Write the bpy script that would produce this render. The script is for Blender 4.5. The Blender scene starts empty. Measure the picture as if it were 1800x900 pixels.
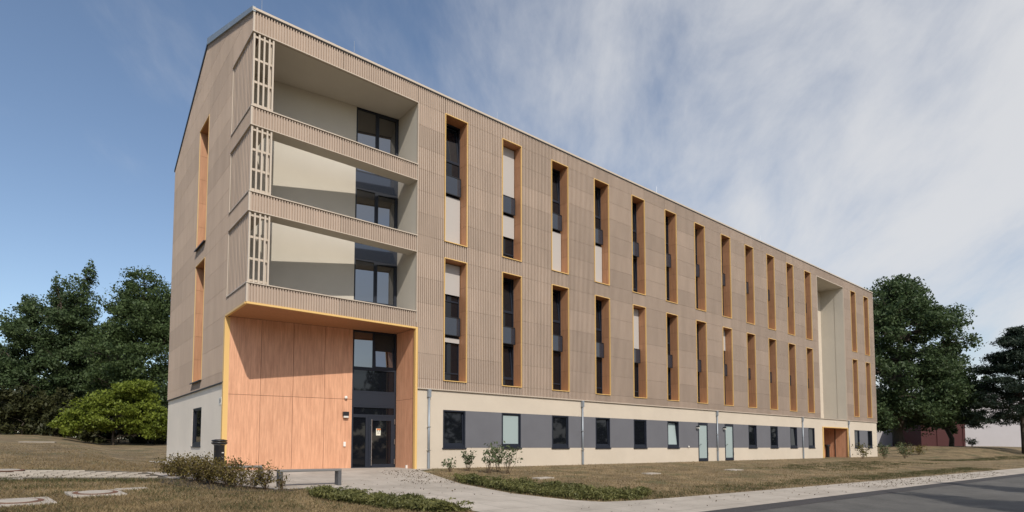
import bpy, bmesh, math, random
import numpy as np
from mathutils import Vector, Matrix
rad = math.radians
S = bpy.context.scene
COL = S.collection

# ------------------------------------------------------------------ camera, sky, sun, exposure
CAM = np.array((-5.1123, -19.3226, 0.8207)); YAW, PITCH, FPX, PYX = 0.6939, 0.0577, 1018.12, 727.89
cd = bpy.data.cameras.new('camera'); cam = bpy.data.objects.new('camera', cd); COL.objects.link(cam)
cd.sensor_width = 36; cd.lens = FPX / 1800 * 36; cd.shift_y = (PYX - 450) / 1800
cd.clip_start = 0.1; cd.clip_end = 3000
cam.location = CAM; cam.rotation_euler = (math.pi / 2 + PITCH, 0, -YAW)
S.camera = cam

SUN = Vector((0.33, 1.0, -0.907)).normalized()          # direction in which the light travels
sd = bpy.data.lights.new('sun', 'SUN'); sd.energy = 3.65; sd.angle = rad(0.55); sd.color = (1.0, 0.925, 0.82)
sun = bpy.data.objects.new('sun', sd); COL.objects.link(sun)
sun.rotation_euler = SUN.to_track_quat('-Z', 'Y').to_euler(); sun.location = (-20, -40, 40)

W = bpy.data.worlds.new('World'); S.world = W; W.use_nodes = True
def world():
    nt = W.node_tree; N = nt.nodes; L = nt.links; N.clear()
    def n(t, **k):
        a = N.new(t)
        for q, v in k.items(): setattr(a, q, v)
        return a
    out = n('ShaderNodeOutputWorld'); bg = n('ShaderNodeBackground'); bg.inputs[1].default_value = 0.147
    L.new(bg.outputs[0], out.inputs[0])
    sky = n('ShaderNodeTexSky', sky_type='NISHITA', sun_disc=False)
    sky.sun_elevation = math.asin(-SUN.z); sky.sun_rotation = math.atan2(-SUN.x, -SUN.y)
    sky.altitude = 100; sky.air_density = 1.0; sky.dust_density = 0.9; sky.ozone_density = 1.2
    tc = n('ShaderNodeTexCoord'); sep = n('ShaderNodeSeparateXYZ'); L.new(tc.outputs['Generated'], sep.inputs[0])
    def m(op, a, b=None, c=None, clamp=False):
        q = n('ShaderNodeMath', operation=op, use_clamp=clamp)
        for i, x in enumerate((a, b, c)):
            if x is None: continue
            if hasattr(x, 'links'): L.new(x, q.inputs[i])
            else: q.inputs[i].default_value = x
        return q.outputs[0]
    x, y, z = sep.outputs
    zz = m('ADD', m('MAXIMUM', z, 0.0), 0.42)
    px, py = m('DIVIDE', x, zz), m('DIVIDE', y, zz)      # flat cloud layer seen from below
    def comb(sx, sy, ang):
        c, s = math.cos(ang), math.sin(ang)
        a = m('ADD', m('MULTIPLY', px, c), m('MULTIPLY', py, s)); b = m('SUBTRACT', m('MULTIPLY', py, c), m('MULTIPLY', px, s))
        v = n('ShaderNodeCombineXYZ'); L.new(m('MULTIPLY', a, sx), v.inputs[0]); L.new(m('MULTIPLY', b, sy), v.inputs[1]); return v.outputs[0]
    def noise(vec, sc, det, rough, dist=0.0):
        q = n('ShaderNodeTexNoise'); L.new(vec, q.inputs['Vector']); q.inputs['Scale'].default_value = sc
        q.inputs['Detail'].default_value = det; q.inputs['Roughness'].default_value = rough; q.inputs['Distortion'].default_value = dist
        return q.outputs[0]
    big = noise(comb(1, 1, 0.3), 1.3, 3, 0.5)
    wisp = noise(comb(0.85, 1.7, CL_ANG), 2.3, 9, 0.60, 0.35)
    fine = noise(comb(1.0, 3.0, CL_ANG + 0.2), 6.0, 7, 0.62, 0.4)
    # the veil of cirrus lies towards +X; clear air towards the hedge side
    side = m('ADD', m('MULTIPLY', x, 0.80), m('MULTIPLY', y, -0.38))
    dens = m('ADD', m('ADD', m('MULTIPLY', side, 0.92), m('MULTIPLY', m('SUBTRACT', big, 0.5), 1.0)),
             m('ADD', m('MULTIPLY', m('SUBTRACT', wisp, 0.5), 1.45), m('MULTIPLY', m('SUBTRACT', fine, 0.5), 0.28)))
    dens = m('ADD', m('MULTIPLY', z, 0.30), m('ADD', dens, -0.20))
    mr = n('ShaderNodeMapRange', interpolation_type='SMOOTHSTEP'); L.new(dens, mr.inputs[0])
    mr.inputs[1].default_value = -0.22; mr.inputs[2].default_value = 0.85; mr.inputs[3].default_value = 0.0; mr.inputs[4].default_value = 0.88
    mix = n('ShaderNodeMix', data_type='RGBA'); L.new(mr.outputs[0], mix.inputs['Factor'])
    hsv = n('ShaderNodeHueSaturation'); L.new(sky.outputs[0], hsv.inputs['Color'])
    hsv.inputs['Saturation'].default_value = 0.98; hsv.inputs['Value'].default_value = 0.94
    L.new(hsv.outputs[0], mix.inputs['A']); mix.inputs['B'].default_value = CLOUD
    L.new(mix.outputs['Result'], bg.inputs[0])
CL_ANG = 0.75; CLOUD = (5.1, 5.12, 5.2, 1)
world()
S.view_settings.view_transform = 'Standard'; S.view_settings.look = 'None'
S.view_settings.exposure = 0.0; S.view_settings.gamma = 1.0

# ------------------------------------------------------------------ pixel helpers (1800 x 900 picture)
_f = np.array((math.sin(YAW) * math.cos(PITCH), math.cos(YAW) * math.cos(PITCH), math.sin(PITCH)))
_r = np.array((math.cos(YAW), -math.sin(YAW), 0)); _u = np.cross(_r, _f)
def ray(u, v): return _r * ((u - 900) / FPX) + _u * ((PYX - v) / FPX) + _f
def at_depth(u, v, d): return CAM + ray(u, v) * d
KS = 0.045
def px_ground(u, v):
    d = ray(u, v); t = (KS * CAM[1] - CAM[2]) / (d[2] - KS * d[1]); return CAM + t * d
def sstep(a, b, x):
    t = min(1, max(0, (x - a) / (b - a))); return t * t * (3 - 2 * t)
def zg(x, y):
    if y < 0: z = KS * max(y, -15.0)
    else:
        k1 = KS * min(y, 45)
        near = 0.011 * min(y, 14) + KS * max(0, min(y, 45) - 14)
        w = sstep(-1.0, -4.0, x) if x < 0 else (0.0 if x < 55 else 0.0)
        z = k1 * w + near * (1 - w)
    if x > 54:
        z += 0.98 * sstep(56, 70, x) * sstep(-10.5, -3.5, y) * (1 - 0.0 * y)
        if y > 0: z -= (0.011 * min(y, 14) + KS * max(0, min(y, 45) - 14)) * sstep(54, 60, x)
    return z

# ------------------------------------------------------------------ materials
MAT = {}
def mat(name, col, rough=0.7, var=0.0, scale=3.0, bump=0.0, bscale=40.0, col2=None, metal=0.0, stretch=(1, 1, 1), ior=None, spec=None, detail=6.0, lo=0.3, hi=0.7, grain=0.0):
    m = bpy.data.materials.new(name); m.use_nodes = True; MAT[name] = m
    nt = m.node_tree; N = nt.nodes; L = nt.links; b = N['Principled BSDF']
    b.inputs['Base Color'].default_value = (*col, 1); b.inputs['Roughness'].default_value = rough; b.inputs['Metallic'].default_value = metal
    if ior: b.inputs['IOR'].default_value = ior
    if spec is not None: b.inputs['Specular IOR Level'].default_value = spec
    tc = N.new('ShaderNodeTexCoord'); mp = N.new('ShaderNodeMapping'); mp.inputs['Scale'].default_value = stretch
    geo = N.new('ShaderNodeNewGeometry'); L.new(geo.outputs['Position'], mp.inputs[0])
    if var > 0 or col2:
        nz = N.new('ShaderNodeTexNoise'); nz.inputs['Scale'].default_value = scale; nz.inputs['Detail'].default_value = detail; nz.inputs['Roughness'].default_value = 0.62
        L.new(mp.outputs[0], nz.inputs['Vector'])
        cr = N.new('ShaderNodeValToRGB'); L.new(nz.outputs[0], cr.inputs[0])
        a = [max(0, c * (1 - var)) for c in col]; c2 = col2 or [min(1, c * (1 + var)) for c in col]
        cr.color_ramp.elements[0].position = lo; cr.color_ramp.elements[0].color = (*a, 1)
        cr.color_ramp.elements[1].position = hi; cr.color_ramp.elements[1].color = (*c2, 1)
        src = cr.outputs[0]
        if grain:
            n3 = N.new('ShaderNodeTexNoise'); n3.inputs['Scale'].default_value = bscale; n3.inputs['Detail'].default_value = 3
            L.new(mp.outputs[0], n3.inputs['Vector'])
            mr = N.new('ShaderNodeMapRange'); L.new(n3.outputs[0], mr.inputs[0]); mr.inputs[1].default_value = 0.25; mr.inputs[2].default_value = 0.75
            mr.inputs[3].default_value = 1 - grain; mr.inputs[4].default_value = 1 + grain
            mx = N.new('ShaderNodeMix'); mx.data_type = 'RGBA'; mx.blend_type = 'MULTIPLY'; mx.inputs['Factor'].default_value = 1
            L.new(src, mx.inputs['A']); L.new(mr.outputs[0], mx.inputs['B']); src = mx.outputs['Result']
        L.new(src, b.inputs['Base Color'])
    if bump > 0:
        n2 = N.new('ShaderNodeTexNoise'); n2.inputs['Scale'].default_value = bscale; n2.inputs['Detail'].default_value = 4
        L.new(mp.outputs[0], n2.inputs['Vector'])
        bp = N.new('ShaderNodeBump'); bp.inputs['Strength'].default_value = bump; bp.inputs['Distance'].default_value = 0.02
        L.new(n2.outputs[0], bp.inputs['Height']); L.new(bp.outputs[0], b.inputs['Normal'])
    return m
mat('cladding', (0.388, 0.303, 0.240), 0.75, var=0.09, scale=1.6, stretch=(1, 1, 0.22))
def panel_tone(m, amt):                                   # every fibre cement panel has its own slight shade
    nt = m.node_tree; N = nt.nodes; L = nt.links; b = N['Principled BSDF']
    old = b.inputs['Base Color'].links[0].from_socket
    oi = N.new('ShaderNodeObjectInfo'); mr = N.new('ShaderNodeMapRange'); L.new(oi.outputs['Random'], mr.inputs[0])
    mr.inputs[3].default_value = 1 - amt; mr.inputs[4].default_value = 1 + amt
    mx = N.new('ShaderNodeMix'); mx.data_type = 'RGBA'; mx.blend_type = 'MULTIPLY'; mx.inputs['Factor'].default_value = 1
    L.new(old, mx.inputs['A']); L.new(mr.outputs[0], mx.inputs['B']); L.new(mx.outputs['Result'], b.inputs['Base Color'])
panel_tone(MAT['cladding'], 0.085)
mat('backing', (0.16, 0.12, 0.095), 0.9)
mat('trim_beige', (0.50, 0.425, 0.345), 0.5)
mat('plaster_cream', (0.555, 0.485, 0.395), 0.9, var=0.05, scale=0.6, bump=0.25, bscale=60)
mat('plaster_gable_lit', (0.78, 0.70, 0.595), 0.9, var=0.05, scale=0.6, bump=0.25, bscale=60)  # lighter copy of the cream plaster, brightened in place of light on the gable
mat('plaster_grey', (0.128, 0.130, 0.146), 0.9, var=0.06, scale=0.8, bump=0.25, bscale=60)
mat('plaster_loggia', (0.50, 0.465, 0.40), 0.9, var=0.04, scale=0.7, bump=0.15, bscale=60)
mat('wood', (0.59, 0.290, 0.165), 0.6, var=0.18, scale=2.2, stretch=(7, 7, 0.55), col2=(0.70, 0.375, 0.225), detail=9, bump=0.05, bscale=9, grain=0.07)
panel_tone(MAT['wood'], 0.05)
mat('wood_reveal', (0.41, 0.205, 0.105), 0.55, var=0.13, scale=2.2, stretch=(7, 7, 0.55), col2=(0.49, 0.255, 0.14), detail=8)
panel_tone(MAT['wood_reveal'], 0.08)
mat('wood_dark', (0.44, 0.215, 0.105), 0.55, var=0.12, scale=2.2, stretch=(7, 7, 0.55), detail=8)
mat('yellow', (0.70, 0.455, 0.165), 0.5)
mat('anthracite', (0.015, 0.019, 0.030), 0.5, spec=0.3)
mat('black_metal', (0.012, 0.012, 0.014), 0.4)
mat('steel', (0.62, 0.62, 0.60), 0.3, metal=1.0)
mat('zinc', (0.30, 0.34, 0.37), 0.45, metal=0.4, var=0.06, scale=1.5)
mat('galvanised', (0.30, 0.33, 0.36), 0.5, metal=0.5)
mat('glass', (0.008, 0.010, 0.014), 0.02, ior=2.7)
mat('glass_dark', (0.006, 0.007, 0.010), 0.03, ior=1.5)
mat('glass_spandrel', (0.020, 0.026, 0.040), 0.08, ior=1.8)
mat('glass_frosted', (0.33, 0.40, 0.40), 0.25)
mat('blind', (0.43, 0.405, 0.385), 0.85)
mat('interior', (0.03, 0.028, 0.027), 0.9)
mat('curtain', (0.10, 0.085, 0.08), 0.9)
mat('white_plastic', (0.75, 0.73, 0.68), 0.5)
mat('paper', (0.72, 0.72, 0.60), 0.8)
mat('orange_print', (0.55, 0.17, 0.04), 0.8)
mat('lamp_glass', (0.62, 0.60, 0.55), 0.4)
mat('roof_membrane', (0.10, 0.10, 0.105), 0.8)
mat('concrete', (0.40, 0.355, 0.30), 0.9, var=0.16, scale=0.9, col2=(0.49, 0.44, 0.38), bump=0.3, bscale=70, grain=0.10)
def joints(m, w, h, dark, rz=0.0):
    nt = m.node_tree; N = nt.nodes; L = nt.links; b = N['Principled BSDF']; old = b.inputs['Base Color'].links[0].from_socket
    geo = N.new('ShaderNodeNewGeometry'); mp = N.new('ShaderNodeMapping'); mp.inputs['Rotation'].default_value = (0, 0, rz); L.new(geo.outputs['Position'], mp.inputs[0])
    br = N.new('ShaderNodeTexBrick'); L.new(mp.outputs[0], br.inputs['Vector']); br.inputs['Scale'].default_value = 1; br.inputs['Brick Width'].default_value = w; br.inputs['Row Height'].default_value = h
    br.inputs['Mortar Size'].default_value = .012; br.inputs['Mortar Smooth'].default_value = .3; br.inputs['Color1'].default_value = (1, 1, 1, 1); br.inputs['Color2'].default_value = (.90, .90, .90, 1); br.inputs['Mortar'].default_value = (dark, dark, dark, 1)
    mx = N.new('ShaderNodeMix'); mx.data_type = 'RGBA'; mx.blend_type = 'MULTIPLY'; mx.inputs['Factor'].default_value = 1; L.new(old, mx.inputs['A']); L.new(br.outputs[0], mx.inputs['B']); L.new(mx.outputs['Result'], b.inputs['Base Color'])
joints(MAT['concrete'], 1.0, 1.0, 0.62)
mat('paver', (0.375, 0.335, 0.285), 0.9, var=0.10, scale=4, bump=0.3, bscale=70, grain=0.08)
panel_tone(MAT['paver'], 0.10)
mat('joint_soil', (0.10, 0.085, 0.06), 0.95)
mat('asphalt', (0.085, 0.083, 0.078), 0.85, var=0.18, scale=0.7, bump=0.6, bscale=120, col2=(0.125, 0.12, 0.112), grain=0.3)
mat('asphalt_dark', (0.045, 0.042, 0.044), 0.8, var=0.15, scale=2, bump=0.5, bscale=110, grain=0.25)
mat('lawn', (0.140, 0.100, 0.050), 0.95, var=0.30, scale=0.9, col2=(0.275, 0.200, 0.105), bump=1.0, bscale=18, grain=0.55, lo=0.32, hi=0.68)
def patches(m, col, sc, lo, hi, amt):
    nt = m.node_tree; N = nt.nodes; L = nt.links; b = N['Principled BSDF']; old = b.inputs['Base Color'].links[0].from_socket
    geo = N.new('ShaderNodeNewGeometry'); nz = N.new('ShaderNodeTexNoise'); nz.inputs['Scale'].default_value = sc; nz.inputs['Detail'].default_value = 7; nz.inputs['Roughness'].default_value = .7
    L.new(geo.outputs['Position'], nz.inputs['Vector']); mr = N.new('ShaderNodeMapRange'); mr.interpolation_type = 'SMOOTHSTEP'; L.new(nz.outputs[0], mr.inputs[0])
    mr.inputs[1].default_value = lo; mr.inputs[2].default_value = hi; mr.inputs[4].default_value = amt
    mx = N.new('ShaderNodeMix'); mx.data_type = 'RGBA'; L.new(mr.outputs[0], mx.inputs['Factor']); L.new(old, mx.inputs['A']); mx.inputs['B'].default_value = (*col, 1)
    L.new(mx.outputs['Result'], b.inputs['Base Color'])
patches(MAT['lawn'], (0.078, 0.080, 0.030), 0.5, 0.50, 0.66, 0.85)
patches(MAT['lawn'], (0.060, 0.042, 0.024), 2.6, 0.58, 0.72, 0.6)
mat('dark_soil', (0.045, 0.034, 0.024), 0.95, var=0.3, scale=6, bump=0.6, bscale=40)
mat('bench_metal', (0.20, 0.195, 0.19), 0.5, metal=0.3)
mat('bench_leg', (0.085, 0.085, 0.09), 0.55)
mat('cover_rust', (0.16, 0.075, 0.045), 0.8, var=0.2, scale=8)
mat('bark', (0.070, 0.055, 0.042), 0.95, var=0.3, scale=6, bump=0.8, bscale=14, stretch=(1, 1, 0.3))
mat('twig', (0.11, 0.075, 0.045), 0.9)
mat('red_wall_shaded', (0.055, 0.008, 0.008), 0.7)  # red darkened to stand in for tree shade on the shed
mat('hall_wall', (0.42, 0.40, 0.41), 0.85, var=0.05, scale=0.3)
mat('hall_white', (0.66, 0.66, 0.66), 0.8)
mat('hall_roof', (0.20, 0.20, 0.21), 0.7)
mat('litter', (0.085, 0.060, 0.030), 0.9)
mat('far_wood', (0.02, 0.03, 0.02), 0.95)
def leafmat(name, dark, light, trans=0.25, rough=0.55):
    m = bpy.data.materials.new(name); m.use_nodes = True; MAT[name] = m
    nt = m.node_tree; N = nt.nodes; L = nt.links; b = N['Principled BSDF']; out = N['Material Output']
    geo = N.new('ShaderNodeNewGeometry'); nz = N.new('ShaderNodeTexNoise'); nz.inputs['Scale'].default_value = 0.8; nz.inputs['Detail'].default_value = 3
    L.new(geo.outputs['Position'], nz.inputs['Vector'])
    ad = N.new('ShaderNodeMath'); ad.operation = 'MULTIPLY_ADD'; L.new(geo.outputs['Random Per Island'], ad.inputs[0]); ad.inputs[1].default_value = 0.55
    sb = N.new('ShaderNodeMath'); sb.operation = 'MULTIPLY_ADD'; L.new(nz.outputs[0], sb.inputs[0]); sb.inputs[1].default_value = 1.2; sb.inputs[2].default_value = -0.38
    L.new(sb.outputs[0], ad.inputs[2])
    mx = N.new('ShaderNodeMix'); mx.data_type = 'RGBA'; mx.clamp_factor = True; L.new(ad.outputs[0], mx.inputs['Factor'])
    mx.inputs['A'].default_value = (*dark, 1); mx.inputs['B'].default_value = (*light, 1)
    L.new(mx.outputs['Result'], b.inputs['Base Color']); b.inputs['Roughness'].default_value = rough
    b.inputs['Specular IOR Level'].default_value = 0.3
    tr = N.new('ShaderNodeBsdfTranslucent'); L.new(mx.outputs['Result'], tr.inputs[0])
    ms = N.new('ShaderNodeMixShader'); ms.inputs[0].default_value = trans
    L.new(b.outputs[0], ms.inputs[1]); L.new(tr.outputs[0], ms.inputs[2]); L.new(ms.outputs[0], out.inputs[0])
    return m
leafmat('leaf_dark', (0.028, 0.052, 0.022), (0.115, 0.165, 0.066), 0.38)
leafmat('leaf_tree', (0.032, 0.058, 0.022), (0.122, 0.172, 0.062), 0.38)
leafmat('leaf_bright', (0.105, 0.145, 0.018), (0.25, 0.30, 0.045), 0.4)
leafmat('leaf_hedge', (0.020, 0.026, 0.010), (0.072, 0.074, 0.026))
leafmat('leaf_olive', (0.066, 0.052, 0.014), (0.190, 0.148, 0.040))
leafmat('leaf_young', (0.045, 0.065, 0.028), (0.14, 0.18, 0.085))
leafmat('leaf_yellow', (0.07, 0.07, 0.015), (0.15, 0.13, 0.03))
leafmat('leaf_cover', (0.055, 0.064, 0.020), (0.20, 0.195, 0.066))
leafmat('needle', (0.014, 0.026, 0.016), (0.042, 0.064, 0.040))
leafmat('dry_grass', (0.085, 0.064, 0.028), (0.33, 0.245, 0.13), 0.2, 0.8)
leafmat('green_grass', (0.045, 0.050, 0.018), (0.11, 0.11, 0.045), 0.2, 0.8)

# ------------------------------------------------------------------ builders
class MB:
    def __init__(s): s.v = []; s.f = []
    def quad(s, *p):
        n = len(s.v); s.v += [tuple(q) for q in p]; s.f.append(tuple(range(n, n + len(p)))); return s
    def box(s, x0, x1, y0, y1, z0, z1):
        n = len(s.v)
        s.v += [(x, y, z) for z in (z0, z1) for y in (y0, y1) for x in (x0, x1)]
        s.f += [tuple(n + i for i in q) for q in ((0, 2, 3, 1), (4, 5, 7, 6), (0, 1, 5, 4), (2, 6, 7, 3), (0, 4, 6, 2), (1, 3, 7, 5))]
        return s
    def prism(s, pts, d):                                # pts: planar ring, d: extrusion vector
        n = len(s.v); k = len(pts)
        s.v += [tuple(p) for p in pts] + [tuple(np.array(p) + np.array(d)) for p in pts]
        s.f += [tuple(range(n + k - 1, n - 1, -1)), tuple(range(n + k, n + 2 * k))]
        s.f += [(n + i, n + (i + 1) % k, n + k + (i + 1) % k, n + k + i) for i in range(k)]
        return s
    def tube(s, pts, rs, seg=6, cap=True):
        n0 = len(s.v); pts = [Vector(p) for p in pts]
        for i, p in enumerate(pts):
            d = (pts[min(i + 1, len(pts) - 1)] - pts[max(i - 1, 0)]).normalized()
            a = d.orthogonal().normalized() if i == 0 else (a - d * a.dot(d)).normalized()
            b = d.cross(a)
            for k in range(seg):
                t = 2 * math.pi * k / seg; q = p + (a * math.cos(t) + b * math.sin(t)) * rs[i]; s.v.append(tuple(q))
        for i in range(len(pts) - 1):
            for k in range(seg):
                k2 = (k + 1) % seg; s.f.append((n0 + i * seg + k, n0 + i * seg + k2, n0 + (i + 1) * seg + k2, n0 + (i + 1) * seg + k))
        if cap:
            s.f.append(tuple(n0 + k for k in reversed(range(seg)))); e = n0 + (len(pts) - 1) * seg; s.f.append(tuple(e + k for k in range(seg)))
        return s
    def lathe(s, prof, seg=20, c=(0, 0)):
        n0 = len(s.v)
        for r, z in prof:
            for k in range(seg):
                t = 2 * math.pi * k / seg; s.v.append((c[0] + r * math.cos(t), c[1] + r * math.sin(t), z))
        for i in range(len(prof) - 1):
            for k in range(seg):
                k2 = (k + 1) % seg; s.f.append((n0 + i * seg + k, n0 + i * seg + k2, n0 + (i + 1) * seg + k2, n0 + (i + 1) * seg + k))
        s.f.append(tuple(n0 + k for k in reversed(range(seg)))); e = n0 + (len(prof) - 1) * seg; s.f.append(tuple(e + k for k in range(seg)))
        return s
    def mesh(s, name, m):
        me = bpy.data.meshes.new(name); me.from_pydata(s.v, [], s.f); me.materials.append(MAT[m]); me.update(); return me
    def build(s, name, m, parent=None, loc=(0, 0, 0), rz=0, smooth=False, bevel=0):
        me = s.mesh(name, m)
        if bevel:
            bm = bmesh.new(); bm.from_mesh(me); bmesh.ops.bevel(bm, geom=bm.edges[:], offset=bevel, segments=2, affect='EDGES', profile=0.7); bm.to_mesh(me); bm.free()
        if smooth:
            for p in me.polygons: p.use_smooth = True
        return put(name, me, parent, loc, rz)
def put(name, me, parent=None, loc=(0, 0, 0), rz=0):
    o = bpy.data.objects.new(name, me); COL.objects.link(o); o.parent = parent; o.location = loc; o.rotation_euler = (0, 0, rz); return o
def thing(name, label, cat, loc=(0, 0, 0), rz=0, group=None):
    o = put(name, None, None, loc, rz); return tag(o, label, cat, group)
def tag(o, label=None, cat=None, group=None, kind=None):
    if label: o['label'] = label
    if cat: o['category'] = cat
    if group: o['group'] = group
    if kind: o['kind'] = kind
    return o
def copy_tree(o, parent=None):
    c = o.copy(); COL.objects.link(c); c.parent = parent
    for ch in list(o.children): copy_tree(ch, c)
    return c
def np_mesh(name, v, faces_n, m):                         # v: (n*faces_n, 3) loose polygons
    me = bpy.data.meshes.new(name); nv = len(v); nf = nv // faces_n
    me.vertices.add(nv); me.vertices.foreach_set('co', np.asarray(v, np.float32).ravel())
    me.loops.add(nv); me.loops.foreach_set('vertex_index', np.arange(nv, dtype=np.int32))
    me.polygons.add(nf); me.polygons.foreach_set('loop_start', np.arange(0, nv, faces_n, dtype=np.int32))
    me.polygons.foreach_set('loop_total', np.full(nf, faces_n, np.int32))
    me.materials.append(MAT[m]); me.update(); me.validate(); return me

# ================================================================== THE GROUND
def ground():
    def axis(a, b, fine0, fine1, st):
        o = list(np.arange(fine0, fine1 + 1e-6, st)); x = fine0; d = st
        while x > a: d *= 1.35; x -= d; o.insert(0, x)
        x = fine1; d = st
        while x < b: d *= 1.35; x += d; o.append(x)
        return o
    xs = axis(-700, 900, -14, 74, 1.0); ys = axis(-700, 900, -15, 47, 1.0)
    m = MB(); m.v = [(x, y, zg(x, y)) for y in ys for x in xs]; nx = len(xs)
    m.f = [(j * nx + i, j * nx + i + 1, (j + 1) * nx + i + 1, (j + 1) * nx + i) for j in range(len(ys) - 1) for i in range(nx - 1)]
    tag(m.build('lawn_ground', 'lawn', smooth=True), kind='structure')
ground()
def sheet(name, poly, m, off, step=None):
    bm = bmesh.new(); bm.faces.new([bm.verts.new((x, y, 0)) for x, y in poly]); bmesh.ops.triangulate(bm, faces=bm.faces[:])
    cuts = [(1, 0.0), (1, -15.0)]
    if step:
        xs = [p[0] for p in poly]; ys = [p[1] for p in poly]
        cuts += [(0, x) for x in np.arange(math.floor(min(xs)), max(xs), step)] + [(1, y) for y in np.arange(math.floor(min(ys)), max(ys), step)]
    for ax, c in cuts:
        co = (c, 0, 0) if ax == 0 else (0, c, 0); no = (1, 0, 0) if ax == 0 else (0, 1, 0)
        bmesh.ops.bisect_plane(bm, geom=bm.verts[:] + bm.edges[:] + bm.faces[:], plane_co=co, plane_no=no)
    for v in bm.verts: v.co.z = zg(v.co.x, v.co.y) + off
    bmesh.ops.recalc_face_normals(bm, faces=bm.faces[:])
    if bm.faces and sum(f.normal.z for f in bm.faces) < 0: bmesh.ops.reverse_faces(bm, faces=bm.faces[:])
    me = bpy.data.meshes.new(name); bm.to_mesh(me); bm.free(); me.materials.append(MAT[m])
    return tag(put(name, me), kind='structure')
ROAD_IN = [(-60, -11.8), (6.26, -12.35), (11.67, -12.42), (21.9, -12.6), (34.56, -12.85), (60, -13.45), (200, -17.2)]
SW_IN = [(6.42, -10.44), (10.66, -10.61), (18.35, -10.85), (36.76, -11.31), (60, -11.9), (200, -15.6)]
GUT = [(x, y - 0.52) for x, y in ROAD_IN]
FORE = [(6.9, 0.4), (6.75, -0.25), (5.97, -0.75), (4.57, -5.36), (4.38, -7.91), (4.75, -9.5), (5.25, -10.2)] + SW_IN + ROAD_IN[::-1][:-1] + \
       [(-40, -11.9), (-40, -10.3), (1.75, -10.35), (1.71, -9.38), (1.2, -7.8), (0.23, -4.75), (-0.45, -4.72), (-1.05, -3.3), (-1.5, -1.7), (-2.09, -0.99)]
sheet('forecourt_pavement', FORE + [(-2.3, 1.98), (-1.8, 1.82), (-0.7, 2.0), (-0.7, 2.6), (0.2, 2.9), (6.9, 2.9)], 'concrete', 0.012, 1.0)
sheet('gable_border_path', [(-0.7, 2.62), (0.2, 2.92), (0.2, 13.6), (-0.7, 13.6)], 'concrete', 0.014, 1.0)
sheet('gutter_strip', ROAD_IN + GUT[::-1], 'asphalt_dark', 0.010)
sheet('road', GUT + [(200, -25), (33, -19.6), (-60, -18.2)], 'asphalt', 0.006, 6.0)
sheet('planting_bed_soil', [(-0.48, -4.74), (-1.08, -3.32), (-1.53, -1.72), (-2.1, -1.02), (-2.6, -0.85), (-2.5, -1.9), (-2.0, -3.6), (-1.2, -4.9), (-0.3, -5.2), (0.2, -4.80)], 'dark_soil', 0.008, 1.0)
# left path of small pavers: soil sheet with every paver a piece of its own
PATH = [(-2.09, -0.99), (-5.66, 0.43), (-11.5, 2.76), (-11.5, 6.35), (-5.76, 3.8), (-1.8, 1.82), (-2.3, 1.98)]
PATH = [(-2.09, -0.99), (-5.66, 0.43), (-11.5, 2.76), (-11.5, 6.35), (-5.76, 3.75), (-2.3, 1.98)]
path = sheet('paver_path', PATH, 'joint_soil', 0.006, 1.0)
def inpoly(x, y, P):
    c = False
    for i in range(len(P)):
        (x1, y1), (x2, y2) = P[i], P[i - 1]
        if (y1 > y) != (y2 > y) and x < (x2 - x1) * (y - y1) / (y2 - y1) + x1: c = not c
    return c
def pavers():
    me = MB().box(-0.193, 0.193, -0.193, 0.193, -0.03, 0.016).mesh('paver', 'paver')
    ang = math.atan2(1.42, -3.57); ca, sa = math.cos(ang), math.sin(ang); k = 0
    for i in range(0, 30):
        for j in range(-10, 2):
            a, b = 0.2 + i * 0.4, j * 0.4 - 0.2
            x, y = -2.09 + a * ca - b * sa, -0.99 + a * sa + b * ca
            if all(inpoly(x + dx, y + dy, PATH) for dx in (-.17, .17) for dy in (-.17, .17)) and k < 300:
                o = put('paver', me, path, (x, y, zg(x, y) + 0.004), ang); k += 1
                e = 0.2; o.rotation_euler = (math.atan((zg(x, y + e) - zg(x, y - e)) / 2 / e), -math.atan((zg(x + e, y) - zg(x - e, y)) / 2 / e), ang)
pavers()

# ================================================================== THE BUILDING
ZE, ZT, ZP, ZO = 15.06, 14.40, 3.115, 5.415
X0, SP, WW = 7.446, 2.976, 1.079
JX, XE, DST, DEN = 6.171, 54.34, 42.35, 47.52
LY, WD, ZBE, ZR = 2.453, 13.24, 14.69, 17.62
W2B, W2T, W1B, W1T = 3.485, 8.43, 9.13, 14.41
COLS = [0, 1, 2, 3, 4, 5, 6, 7, 8, 9, 10, 11, 14, 15]
B = thing('apartment_building', 'long four storey apartment block clad in ribbed beige panels with corner loggia', 'building')
GX = math.pi * 1.5                                        # gable: local +x -> world -Y, local -y -> world -X
_pm = {}
RIB = 0.0905; RD = 0.045
def rib_mb(w, h, rd=RD):
    n = max(1, round(w / RIB)); p = w / n; r = p * 0.50; m = MB()
    for i in range(n):
        a = i * p; b = a + r; c = a + p
        m.quad((a, 0, 0), (b, 0, 0), (b, 0, h), (a, 0, h))
        m.quad((b, 0, 0), (b, rd, 0), (b, rd, h), (b, 0, h))
        m.quad((b, rd, 0), (c, rd, 0), (c, rd, h), (b, rd, h))
        m.quad((c, rd, 0), (c, 0, 0), (c, 0, h), (c, rd, h))
        m.quad((a, 0, 0), (a, rd, 0), (b, rd, 0), (b, 0, 0)); m.quad((a, 0, h), (b, 0, h), (b, rd, h), (a, rd, h))
    return m
def panel(x, z, w, h, gable=False):
    g = 0.0045; k = (round(w, 3), round(h, 3))
    if k not in _pm: _pm[k] = rib_mb(w - 2 * g, h - 2 * g).mesh('cladding_panel', 'cladding')
    loc = (0, x + w - g, z + g) if gable else (x + g, 0, z + g)
    return put('cladding_panel', _pm[k], B, loc, GX if gable else 0)
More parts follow.
